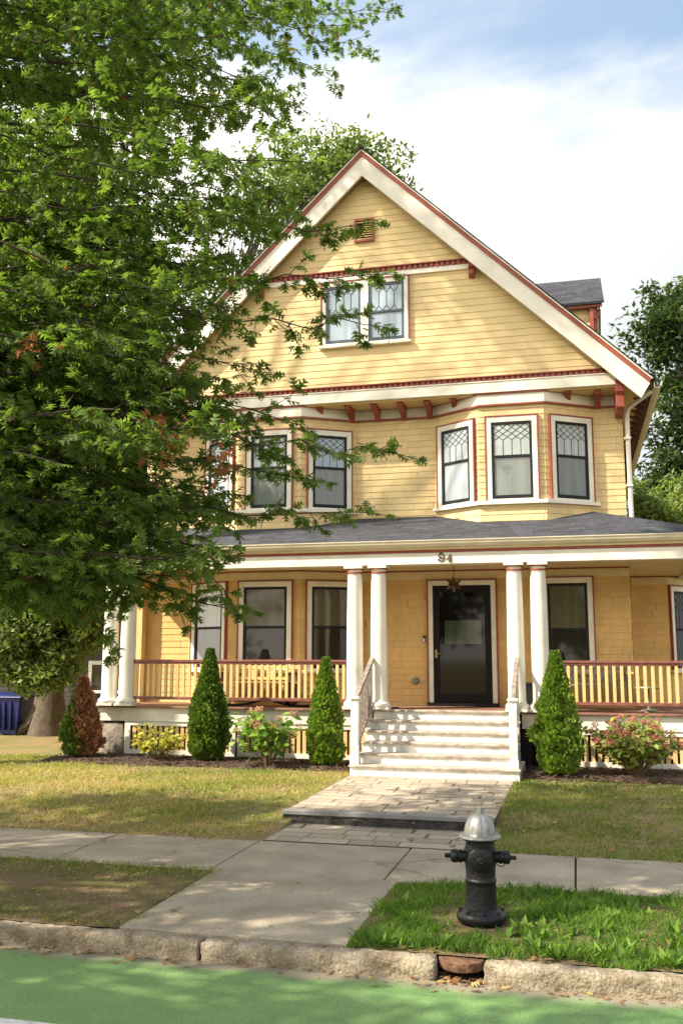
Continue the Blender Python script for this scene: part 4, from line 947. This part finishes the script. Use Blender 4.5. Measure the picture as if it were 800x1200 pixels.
tree('linden_tree', 'loose lighter green tree top at the right edge above the dark tree', (5.0, 30, .1), .30, 15,
     [(4.4, 30, 13.0, 1.1, 1.2, 1.6), (4.2, 30, 11.4, 1.6, 1.2, 1.4)], 90, 55, .18, 'farleaf', .45, seed=9, shell=.2)
tree('garden_shrub', 'sunlit light green shrub showing between the house corner and the dark tree', (3.0, 24, .1), .10, 6.5,
     [(2.7, 24, 4.9, 1.6, .9, 1.5), (4.4, 24.5, 4.6, 1.8, .9, 1.5), (1.9, 24.5, 5.2, .8, .8, 1.1)], 190, 80, .15, 'lightleaf', .42, cat='shrub', seed=11, shell=.1)
# unseen street trees; the first two are added, crowns shaped for their shade
tree('street_tree', 'unseen tall street tree added beyond the left edge to dapple the house front with shade', (-12.3, 11.2, .1), .30, 18,
     [(-9.8, 11.0, 16.4, 2.6, 2.2, 2.0), (-7.4, 11.0, 14.8, 1.8, 1.5, 1.3)], 75, 95, .115, 'farleaf', .55, seed=14, shell=.1, group='street trees')
tree('street_tree', 'unseen spreading street tree added beyond the left edge to shade the verge and pavement', (-11.6, 3.6, 0), .30, 11,
     [(-7.8, 3.6, 5.6, 2.0, 1.6, .9), (-10.2, 3.9, 5.9, 2.2, 1.8, 1.0), (-8.2, 1.5, 5.4, 2.4, 1.5, .9), (-9.5, 5.4, 6.2, 2.4, 1.0, .8), (-10.2, 6.5, 6.4, 2.6, .8, .7), (-12.6, 5.6, 6.3, 1.8, 1.2, .8), (-5.7, 1.3, 5.6, 1.5, 1.0, .7)], 270, 62, .17, 'farleaf', .40, seed=15, shell=.1, group='street trees')
for i, (x, y, sd_, nm) in enumerate(((-20, -13, 24, 'far left, beyond the cycle lane'), (-11, -14, 20, 'second from the left'), (-1, -14, 23, 'straight behind the viewer'), (9, -12, 25, 'rightmost of the four'))):
    tree('street_tree', 'broad street tree across the road behind the viewer, ' + nm, (x, y, 0), .3, 10,
         [(x, y, 6.0, 4.4, 2.8, 3.6), (x+2, y, 3.2, 3.6, 2, 2.2)], 150, 42, .42, 'farleaf', 1.05, seed=sd_, shell=.1, group='street trees')

# ================================================================== PLANTS BY THE PORCH
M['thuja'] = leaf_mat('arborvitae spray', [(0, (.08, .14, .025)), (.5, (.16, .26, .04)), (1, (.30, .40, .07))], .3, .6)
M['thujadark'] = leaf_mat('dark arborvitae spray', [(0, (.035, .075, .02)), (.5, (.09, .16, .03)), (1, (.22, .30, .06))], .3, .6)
M['dead'] = leaf_mat('browned spray', [(0, (.20, .085, .05)), (.5, (.34, .16, .10)), (1, (.50, .27, .17))], .2, .8)
M['core'] = mat('dark branch core', (.022, .030, .012), .95, scale=20)
M['stem'] = mat('plant stem', (.20, .13, .07), .8)
SPRAY = np.array([[0,0,0],[.4,.16,0],[.45,.40,.02],[.65,.14,0],[.8,.30,.02],[1,0,.0],[.8,-.30,.02],[.65,-.14,0],[.45,-.40,.02],[.4,-.16,0]], float)
SPRAY_F = [(0,9,1),(1,9,7),(1,7,3),(3,7,5),(1,3,2),(3,5,4),(7,6,5),(9,8,7)]
def arb(label, base, H, rad, n, m, seed, brown=None, lean=0):
    global rng; rng = np.random.default_rng(seed); r = random.Random(seed); b = Vector(base)
    e = empty('arborvitae', base, label, 'shrub', 'arborvitae along the porch')
    prof = lambda t: np.where(t < .28, .66+.34*(t/.28)**.7, np.maximum(0, 1-((t-.28)/.72)**1.2))
    mb = MB(); mb.tube([b+Vector((0, 0, -.03)), b+Vector((0, 0, .2))], .03, 7)
    mb.lathe([(rad*.62*float(prof(np.array(t))), .10+H*.9*t) for t in (0.01, .1, .22, .4, .6, .8, .97)], b, 12); mb.build('stem', 'core', e)
    lumps = [(r.uniform(0, 1), r.uniform(0, 6.28), r.uniform(-.30, .34)) for _ in range(110)]
    t = rng.random(n)**1.25*.99; th = rng.random(n)*2*math.pi; rr = rad*prof(t)
    for lt, la, amp in lumps:
        da = np.abs((th-la+math.pi) % (2*math.pi)-math.pi); rr = rr*(1+amp*np.exp(-(da/.28)**2-((t-lt)/.045)**2))
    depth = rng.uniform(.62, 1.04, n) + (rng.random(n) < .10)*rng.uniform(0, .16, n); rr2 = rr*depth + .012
    pos = np.stack([rr2*np.cos(th)+lean*t, rr2*np.sin(th), .06+H*.95*t], 1)+np.array(b)
    out_ = np.stack([np.cos(th), np.sin(th), np.zeros(n)], 1)
    d = unit(out_*.75 + np.array([0, 0, .85]) + rng.normal(size=(n, 3))*.28); nr = unit(np.cross(d, rnd_dir(n)))
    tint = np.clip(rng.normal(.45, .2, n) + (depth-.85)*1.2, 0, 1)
    sz = rng.uniform(.045, .105, n)*(1-.3*t)
    if brown is None: leaves('foliage', pos, d, nr, sz, tint, SPRAY, SPRAY_F, m, e)
    else:
        mask = np.cos(th-brown) + rng.normal(0, .25, n) + (t-.5)*1.1 > -.42
        leaves('foliage', pos[~mask], d[~mask], nr[~mask], sz[~mask], tint[~mask], SPRAY, SPRAY_F, m, e)
        o = leaves('dead_foliage', pos[mask], d[mask], nr[mask], sz[mask]*1.1, tint[mask], SPRAY, SPRAY_F, 'dead', e); o['label'] = 'browned dead side of the shrub'
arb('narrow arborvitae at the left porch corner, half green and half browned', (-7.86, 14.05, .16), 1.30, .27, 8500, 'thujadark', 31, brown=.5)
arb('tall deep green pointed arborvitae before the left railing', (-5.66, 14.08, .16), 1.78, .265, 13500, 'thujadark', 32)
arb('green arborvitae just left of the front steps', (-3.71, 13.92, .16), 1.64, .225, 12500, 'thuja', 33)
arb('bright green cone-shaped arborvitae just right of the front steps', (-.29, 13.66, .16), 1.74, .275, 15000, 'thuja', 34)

def bush(name, label, base, R_, H, nst, nl, lsz, m, flower=None, nf=0, fsz=.03, seed=1, cat='shrub', tpl=BROAD, tf=BROAD_F):
    global rng; rng = np.random.default_rng(seed); r = random.Random(seed); b = Vector(base); e = empty(name, base, label, cat)
    mb = MB(); tips = []; P, D = [], []
    for i in range(nst):
        a = r.uniform(0, 6.28); q = r.uniform(.1, 1)**.6; h = H*r.uniform(.55, 1.0)*(1-.35*q*q); tip = b + Vector((math.cos(a)*R_*q, math.sin(a)*R_*q*.8, h)); mid = b.lerp(tip, .5) + Vector((0, 0, h*.1))
        mb.tube([b+Vector((math.cos(a)*.04, math.sin(a)*.04, -.02)), mid, tip], [.008, .006, .003], 4, False); tips.append(tip)
        for k in range(nl):
            t = r.uniform(.35, 1.05); p = mid.lerp(tip, (t-.5)*2) if t > .5 else b.lerp(mid, t*2); P.append(tuple(p+Vector((r.gauss(0, .03), r.gauss(0, .03), r.gauss(0, .02))))); D.append((r.gauss(0, 1)+math.cos(a)*.6, r.gauss(0, 1)+math.sin(a)*.6, r.gauss(.1, .4)))
    mb.build('stem', 'stem', e)
    n = len(P); D = unit(np.array(D)); nr = unit(rnd_dir(n)*.6+np.array([0, -.25, 1])); D = unit(D-nr*np.sum(D*nr, axis=1, keepdims=True))
    leaves('leaves', P, D, nr, lsz*rng.uniform(.6, 1.25, n), np.clip(rng.normal(.5, .24, n), 0, 1), tpl, tf, m, e)
    if flower:
        fp = []; 
        for tp in r.sample(tips, min(nf, len(tips))):
            s = fsz*r.uniform(.7, 1.3)
            for _ in range(42): 
                d = Vector((r.gauss(0, 1), r.gauss(0, 1), r.gauss(0, 1))).normalized(); fp.append(tuple(tp + Vector((0, 0, s*.5)) + Vector((d.x, d.y, d.z*.8))*s*r.uniform(.7, 1)))
        n = len(fp); leaves('blossoms', fp, rnd_dir(n), rnd_dir(n), fsz*.55, rng.random(n), BROAD, BROAD_F, flower, e)
    return e
M['yleaf'] = leaf_mat('yellowing leaf', [(0, (.18, .22, .03)), (.5, (.42, .38, .05)), (1, (.60, .48, .09))], .35)
M['hleaf'] = leaf_mat('bright hydrangea leaf', [(0, (.10, .19, .03)), (.5, (.19, .32, .05)), (1, (.32, .44, .08))], .35)
M['faded'] = leaf_mat('faded blossom', [(0, (.28, .14, .09)), (.5, (.50, .27, .18)), (1, (.68, .42, .32))], .25)
M['pleaf'] = leaf_mat('mottled leaf', [(0, (.12, .18, .035)), (.45, (.26, .34, .07)), (.8, (.44, .44, .13)), (1, (.45, .25, .12))], .35)
M['pink'] = leaf_mat('pink blossom', [(0, (.36, .09, .08)), (.5, (.58, .20, .18)), (1, (.72, .38, .34))], .25)
bush('yellow_shrub', 'small sparse shrub with yellow leaves between the browned arborvitae and the tall one', (-6.5, 14.02, .18), .50, .58, 34, 13, .09, 'yleaf', seed=41)
bush('hydrangea', 'leggy hydrangea with bright green leaves and faded brown blossoms left of the steps', (-4.56, 13.75, .18), .56, 1.0, 36, 10, .15, 'hleaf', 'faded', 22, .06, seed=42)
bush('pink_hydrangea', 'rounded hydrangea bush covered in pink blossoms at the right of the steps', (.74, 13.85, .18), (.64), .88, 150, 15, .09, 'pleaf', 'pink', 85, .045, seed=43)

# ================================================================== GRASS AND FALLEN LEAVES
M['grass'] = leaf_mat('grass blade', [(0, (.055, .11, .02)), (.5, (.13, .24, .035)), (.85, (.24, .36, .06)), (1, (.42, .38, .14))], .42, .6)
M['drygrass'] = leaf_mat('dry lawn blade', [(0, (.10, .16, .03)), (.4, (.22, .28, .055)), (.7, (.42, .38, .12)), (1, (.58, .46, .22))], .35, .7)
BL = np.array([[0,-.5,0],[0,.5,0],[.55,.3,0],[.55,-.3,0],[1,0,.0]], float)
def blades(name, P, h, wdt, m, tint, lean=.45):
    n = len(P); P = np.asarray(P); up_ = unit(np.array([0, 0, 1.]) + rng.normal(size=(n, 3))*np.array([lean, lean, .1])); side = rnd_dir(n, 0, .1)
    s = unit(np.cross(up_, side)); h = h*rng.uniform(.5, 1.25, n); bend = unit(rng.normal(size=(n, 3))*np.array([1, 1, 0]))*(h*.35)[:, None]
    a = P - s*wdt/2; b = P + s*wdt/2; m_ = P + up_*(h*.6)[:, None]; c = m_ + s*wdt*.35; d = m_ - s*wdt*.35; t = P + up_*h[:, None] + bend
    V = np.stack([a, b, c, d, t], 1).reshape(-1, 3); F_ = (np.array([[0,1,2],[0,2,3],[3,2,4]])[None] + (np.arange(n)*5)[:, None, None]).reshape(-1, 3)
    me = bpy.data.meshes.new(name); nf = len(F_); me.vertices.add(len(V)); me.vertices.foreach_set('co', V.ravel()); me.loops.add(nf*3); me.loops.foreach_set('vertex_index', F_.ravel().astype(np.int32))
    me.polygons.add(nf); me.polygons.foreach_set('loop_start', np.arange(0, nf*3, 3, dtype=np.int32)); me.update(calc_edges=True)
    me.attributes.new('tint', 'FLOAT', 'FACE').data.foreach_set('value', np.repeat(np.clip(tint, 0, 1), 3).astype(np.float32)); me.materials.append(M[m])
    o = bpy.data.objects.new(name, me); C.objects.link(o); tag(o, kind='stuff'); return o
def snoise(x, y, s, k):
    return (np.sin(x*s*1.3+k)+np.sin(y*s*1.7+k*2.1)+np.sin((x+y)*s*.9+k*.7)+np.sin((x-1.4*y)*s*2.1+k*3))/4
rng = np.random.default_rng(50)
def lawn_zv(y): t = np.clip((y-9.15)/2.2, 0, 1); return .15*t*t*(3-2*t)-.012
HXY = (-.69, 6.74)
# lush verge on the right
n = 66000; x = rng.uniform(-1.46, 3.4, n); y = rng.uniform(6.02, 7.84, n); k = ((x > -1.44+.10*np.sin(y*9)+.05*np.sin(y*23)) & (y < 7.80+.05*np.sin(x*11)) & (y > 6.07-.05*np.sin(x*7.3)-.02*np.sin(x*29)) & ~((x > -.92) & (x < -.58) & (y < 6.10)) & ((x+.69)**2+(y-6.72)**2 > .16**2) & (rng.random(n) < .75+.5*snoise(x, y, 3, 1)))
x, y = x[k], y[k]; n = len(x); tall = .066*(1+.6*snoise(x, y, 4, 2)+.4*snoise(x, y, 11, 5))*np.where(rng.random(n) < .03, 1.7, 1); 
blades('grass', np.stack([x, y, np.full(n, -.01)], 1), tall, .0075, 'grass', rng.normal(.42, .2, n)+.15*snoise(x, y, 2, 4), .5)
# broadleaf weeds in the verge
n = 1900; cxy = np.stack([rng.uniform(-1.35, 3, 150), 6.1+1.6*rng.random(150)**1.7], 1); ci = rng.integers(0, 150, n); x = cxy[ci, 0]+rng.normal(0, .035, n); y = np.maximum(6.08, cxy[ci, 1]+rng.normal(0, .035, n))
k = (x > -1.36) & ((x-HXY[0])**2+(y-HXY[1])**2 > .2**2); x, y, ci = x[k], y[k], ci[k]; n = len(x)
d = unit(np.stack([x-cxy[ci, 0], y-cxy[ci, 1], np.zeros(n)], 1)*14 + rnd_dir(n)*.3 + np.array([0, 0, .75])); nr = unit(np.array([0, 0, 1.])+rnd_dir(n)*.3 - d*.3)
o = leaves('weeds', np.stack([x, y, np.full(n, .01)], 1), d, nr, rng.uniform(.03, .10, n), rng.normal(.42, .22, n), OVAL, OVAL_F, 'grass'); tag(o, kind='stuff')
# worn verge on the left
n = 46000; x = rng.uniform(-9, -2.98, n); y = rng.uniform(6.07, 7.87, n); k = rng.random(n) < .42+.6*snoise(x, y, 2.2, 8); x, y = x[k], y[k]; n = len(x)
blades('sparse_grass', np.stack([x, y, np.full(n, -.01)], 1), .045, .006, 'drygrass', rng.normal(.3, .25, n), .8)
# lawn
n = 190000; x = rng.uniform(-13, 4.5, n); y = 9.13+(rng.random(n)**1.0)*5.4; y = y+.035*np.sin(x*13)+.03*np.sin(x*31)*(y < 9.4)
k = ~((x > -3.18) & (x < -.86)) & ~((x < -3.1) & (x > -8.4) & (y > 13.6+.1*np.sin(x*3.1))) & ~((x > -.9) & (y > 13.42+.1*np.sin(x*3.1))) & (rng.random(n) < np.clip(.62+.6*snoise(x, y, 1.3, 3)+.35*snoise(x, y, 4.3, 7), 0.08, 1)*np.where(x < -3, np.clip((y-9.1)/.9, .25, 1), 1))
x, y = x[k], y[k]; n = len(x)
dry = np.where(x > -1, .34, .66) + .38*snoise(x, y, 1.1, 5) + .2*snoise(x, y, 3.7, 2)
blades('lawn_grass', np.stack([x, y, lawn_zv(y)], 1), .05*(1+.3*snoise(x, y, 3, 6)), .009, 'drygrass', rng.normal(0, .2, n)+dry, .7)
# fallen leaves
n = 15000; x = rng.uniform(-10, 3.3, n); y = np.where(rng.random(n) < .45, rng.uniform(6.1, 7.95, n), 9.05+3.6*rng.random(n)**1.6); k = ~((x > -3.05) & (x < -1.5) & (y < 9)) & ~((x > -3.1) & (x < -.95) & (rng.random(n) < .9)); x, y = x[k], y[k]; n = len(x)
z = np.where(y < 9.15, .012, lawn_zv(y)+.016); M['litter'] = leaf_mat('leaf litter', [(0, (.10, .06, .03)), (.5, (.26, .17, .09)), (1, (.46, .35, .20))], .1, .9)
nr = unit(rnd_dir(n)*.5+np.array([0, 0, 1])); d = rnd_dir(n, 0, .1); tag(leaves('leaf_litter', np.stack([x, y, z], 1), unit(d-nr*np.sum(d*nr, axis=1, keepdims=True)), nr, rng.uniform(.010, .032, n), rng.random(n), OVAL, OVAL_F, 'litter'), kind='stuff')
M['fallen'] = leaf_mat('fallen leaf', [(0, (.16, .08, .04)), (.5, (.32, .17, .08)), (.85, (.46, .30, .15)), (1, (.42, .36, .10))], .15, .8)
n = 4200; x = rng.uniform(-11, 3.2, n); y = np.where(rng.random(n) < .35, rng.uniform(5.8, 7.9, n), rng.uniform(9.2, 13.6, n)); z = np.where(y < 5.9, -.115, np.where(y < 9.15, .012, lawn_zv(y)+.03)); z = np.where((x > -3.2) & (x < -.86) & (y > 10.1), .152, z)
z = np.where((y >= 5.9) & (y < 6.1), .004, z); k = ~((y > 5.9) & (y < 6.1)); x, y, z = x[k], y[k], z[k]; n = len(x)
k = rng.random(n) < np.where((x > -3.2) & (x < -.9), .25, 1); x, y, z = x[k], y[k], z[k]; n = len(x)
nr = unit(rnd_dir(n)*.35+np.array([0, 0, 1])); d = rnd_dir(n, 0, .1); d = unit(d-nr*np.sum(d*nr, axis=1, keepdims=True))
tag(leaves('fallen_leaves', np.stack([x, y, z], 1), d, nr, .022+.075*rng.random(n)**3, rng.random(n), OAK, OAK_F, 'fallen'), kind='stuff')
n = 260; x = rng.uniform(-5, 2.5, n); y = 5.90-np.abs(rng.normal(0, .06, n)); x[:50] = rng.uniform(-.88, -.62, 50); y[:50] = rng.uniform(5.86, 6.0, 50); nr = unit(rnd_dir(n)*.5+np.array([0, 0, 1])); d = rnd_dir(n, 0, .2)
tag(leaves('gutter_leaves', np.stack([x, y, np.full(n, -.110)], 1), unit(d-nr*np.sum(d*nr, axis=1, keepdims=True)), nr, rng.uniform(.02, .07, n), rng.random(n), OAK, OAK_F, 'fallen'), kind='stuff')

# ================================================================== HYDRANT
M['hydblack'] = mat('glossy black iron', (.005, .006, .010), .38, col2=(.011, .010, .010), scale=16, bump=.35, bscale=30, spec=.28)
M['silver'] = mat('silver paint', (.30, .30, .29), .36, .7, var=.25, scale=14, bump=.15)
HX, HY = -.69, 6.74
hyd = empty('fire_hydrant', (HX, HY, 0), 'black fire hydrant with a fluted silver bonnet in the grass by the kerb', 'fire hydrant')

mb = MB(); mb.lathe([(.0, -.02), (.150, -.02), (.155, .03), (.172, .04), (.176, .06), (.172, .085), (.158, .10), (.135, .125), (.118, .135)], (HX, HY, 0), 32); mb.build('base_flange', 'hydblack', hyd, smooth=True)
mb = MB()
for i in range(8):
    a = i*math.pi/4+.2; mb.lathe([(0, 0), (.016, 0), (.016, .022), (.010, .028), (0, .028)], (HX+.145*math.cos(a), HY+.145*math.sin(a), .10), 6)
mb.build('bolts', 'hydblack', hyd)
mb = MB(); mb.lathe([(.118, .12), (.114, .15), (.110, .20), (.107, .30), (.108, .325), (.112, .33), (.112, .345), (.108, .35), (.105, .36), (.106, .42), (.112, .47), (.114, .52), (.108, .58), (.102, .62), (.104, .64), (.125, .645), (.127, .665)], (HX, HY, 0), 32)
mb.build('barrel', 'hydblack', hyd, smooth=True)
mb = MB(); mb.lathe([(.150, .660), (.155, .668), (.152, .684), (.135, .690), (.112, .697)], (HX, HY, 0), 40)
mb.lathe([(.112, .690), (.112, .72), (.104, .76), (.088, .80), (.062, .832), (.034, .848), (.022, .850)], (HX, HY, 0), 64, flute=lambda t, h: 1-.055*(abs(math.sin(t*5)) < .40)*(.705 < h < .84))
mb.build('bonnet', 'silver', hyd, smooth=True)
mb = MB(); mb.lathe([(.028, .848), (.028, .860), (.018, .864), (.017, .892), (.012, .898), (0, .898)], (HX, HY, 0), 6); mb.build('operating_nut', 'silver', hyd)
cd_ = Vector((math.sin(.10), -math.cos(.10), 0)); side = Vector((math.cos(.10), math.sin(.10), 0))
def cap(c, ax, r_, ln, nm):
    mb = MB(); mb.lathe([(r_*.86, 0), (r_*.86, ln*.3), (r_, ln*.32), (r_, ln*.40), (r_*.9, ln*.42), (r_*.9, ln*.5), (r_, ln*.52), (r_, ln*.72), (r_*.8, ln*.80), (r_*.35, ln*.84)], c, 24, ax); o = mb.build(nm, 'hydblack', hyd, smooth=True)
    mb = MB(); mb.lathe([(r_*.36, 0), (r_*.36, ln*.22), (r_*.28, ln*.26), (0, ln*.26)], Vector(c)+ax*ln*.83, 5, ax); mb.build('nut', 'hydblack', o)
ctr = Vector((HX, HY, .515))
cap(ctr+side*.085, side, .052, .155, 'hose_cap'); cap(ctr-side*.085, -side, .052, .155, 'hose_cap'); cap(ctr+cd_*.06, cd_, .088, .11, 'pumper_cap')
mb = MB(); pts = [ctr+side*.19+Vector((0, 0, -.05))+Vector((math.sin(i*.5)*.008, -.01*i*.0, -.012*i)) for i in range(5)]
mb.tube([ctr+side*.17+Vector((0, 0, -.045))] + [ctr+side*(.17-.012*i)+Vector((0, 0, -.06-.010*i+.0024*i*i)) for i in range(7)], .004, 5); mb.build('chain', 'hydblack', hyd)

for ob in bpy.data.objects:      # squat hydrant: bring every height down by the same factor
    k = ob
    while k and k != hyd: k = k.parent
    if k == hyd and ob.type == 'MESH':
        for v in ob.data.vertices: v.co.z *= .86; v.co.x *= .96; v.co.y *= .96
# ================================================================== LEFT BACKGROUND
M['blue'] = mat('blue plastic', (.010, .016, .13), .4, var=.15, scale=3)
wb = empty('recycling_bin', (-11.9, 18.25, .12), 'dark blue wheeled recycling bin standing left of the old tree trunk', 'bin')
mb = MB(); mb.add([(-12.10, 18.0, .16), (-11.60, 18.0, .16), (-11.60, 18.45, .16), (-12.10, 18.45, .16), (-12.20, 17.92, .93), (-11.50, 17.92, .93), (-11.50, 18.55, .93), (-12.20, 18.55, .93)], [(0,3,2,1),(4,5,6,7),(0,1,5,4),(1,2,6,5),(2,3,7,6),(3,0,4,7)])
for a in (-12.0, -11.85, -11.7): mb.box(a-.012, a+.012, 17.90, 17.99, .25, .85)
mb.build('body', 'blue', wb, bevel=.02)
mb = MB(); mb.prism([(17.86, .935), (18.60, .935), (18.60, 1.0), (18.3, 1.04), (17.90, .97)], 'x', -12.25, -11.45); mb.build('lid', 'blue', wb, bevel=.015)
for xx in (-12.22, -11.54):
    mb = MB(); mb.lathe([(0, 0), (.10, 0), (.11, .01), (.11, .05), (.10, .06), (0, .06)], (xx, 18.5, .23), 18, Vector((1, 0, 0))); mb.build('wheel', 'black', wb)
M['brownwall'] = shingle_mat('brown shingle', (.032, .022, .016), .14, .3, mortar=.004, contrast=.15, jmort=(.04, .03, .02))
nb = empty('neighbour_house', (-16, 30, .1), 'dark brown shingled neighbouring house half hidden behind the trees at the left', 'house')
mb = MB(); mb.box(-22, -12.2, 27.03, 36, 0, 6.2); mb.prism([(-22.3, 6.2), (-11.9, 6.2), (-17.1, 10.2)], 'y', 27.03, 36); mb.build('wall', 'soffit', nb)
mb = MB(); fr, ln = seg_frame((-22, 27), (-12.2, 27)); courses(mb, fr, 0, ln, 0, 6.2, .14); fr, ln = seg_frame((-12.2, 27), (-12.2, 36)); courses(mb, fr, 0, ln, 0, 6.2, .14); mb.build('siding', 'brownwall', nb)
mb = MB()
for sd in (1, -1):
    p = [(-17.1, 10.45), (-17.1+sd*5.7, 6.05), (-17.1+sd*5.7, 5.9), (-17.1, 10.3)]; mb.prism(p if sd > 0 else p[::-1], 'y', 26.6, 36.3)
mb.build('roof', 'roof', nb)
for (a, b, c, d) in ((-14.8, -13.8, .75, 1.55),):
    mb = MB(); mb.box(a-.12, a, 26.93, 27.0, c, d); mb.box(b, b+.12, 26.93, 27.0, c, d); mb.box(a-.12, b+.12, 26.93, 27.0, d, d+.12); mb.box(a-.16, b+.16, 26.90, 27.0, c-.08, c); wn_ = mb.build('window', 'white', nb)
    mb = MB(); mb.box(a, b, 26.965, 26.99, c, d); mb.build('pane', 'p_dark', wn_)
# buttressed foot of the old tree
for o in [k for k in bpy.data.objects if k.name.startswith('old_tree')]:
    mb = MB(); b = Vector((-11.0, 18.3, .1))
    for k_ in range(5):
        a = -2.7 + k_*.62; l_ = (.80, .45, .40, .42, .35)[k_]; e_ = b+Vector((math.cos(a)*l_, math.sin(a)*l_*.6, 0)); mb.tube([e_, b.lerp(e_, .55)+Vector((0, 0, .28)), b.lerp(e_, .25)+Vector((0, 0, .75)), b+Vector((0, 0, 1.5))], [.09, .13, .16, .15], 9)
    mb.build('buttress', 'bark', o, smooth=True)

scene.render.engine = 'CYCLES'
scene.cycles.max_bounces = 6; scene.cycles.transparent_max_bounces = 4
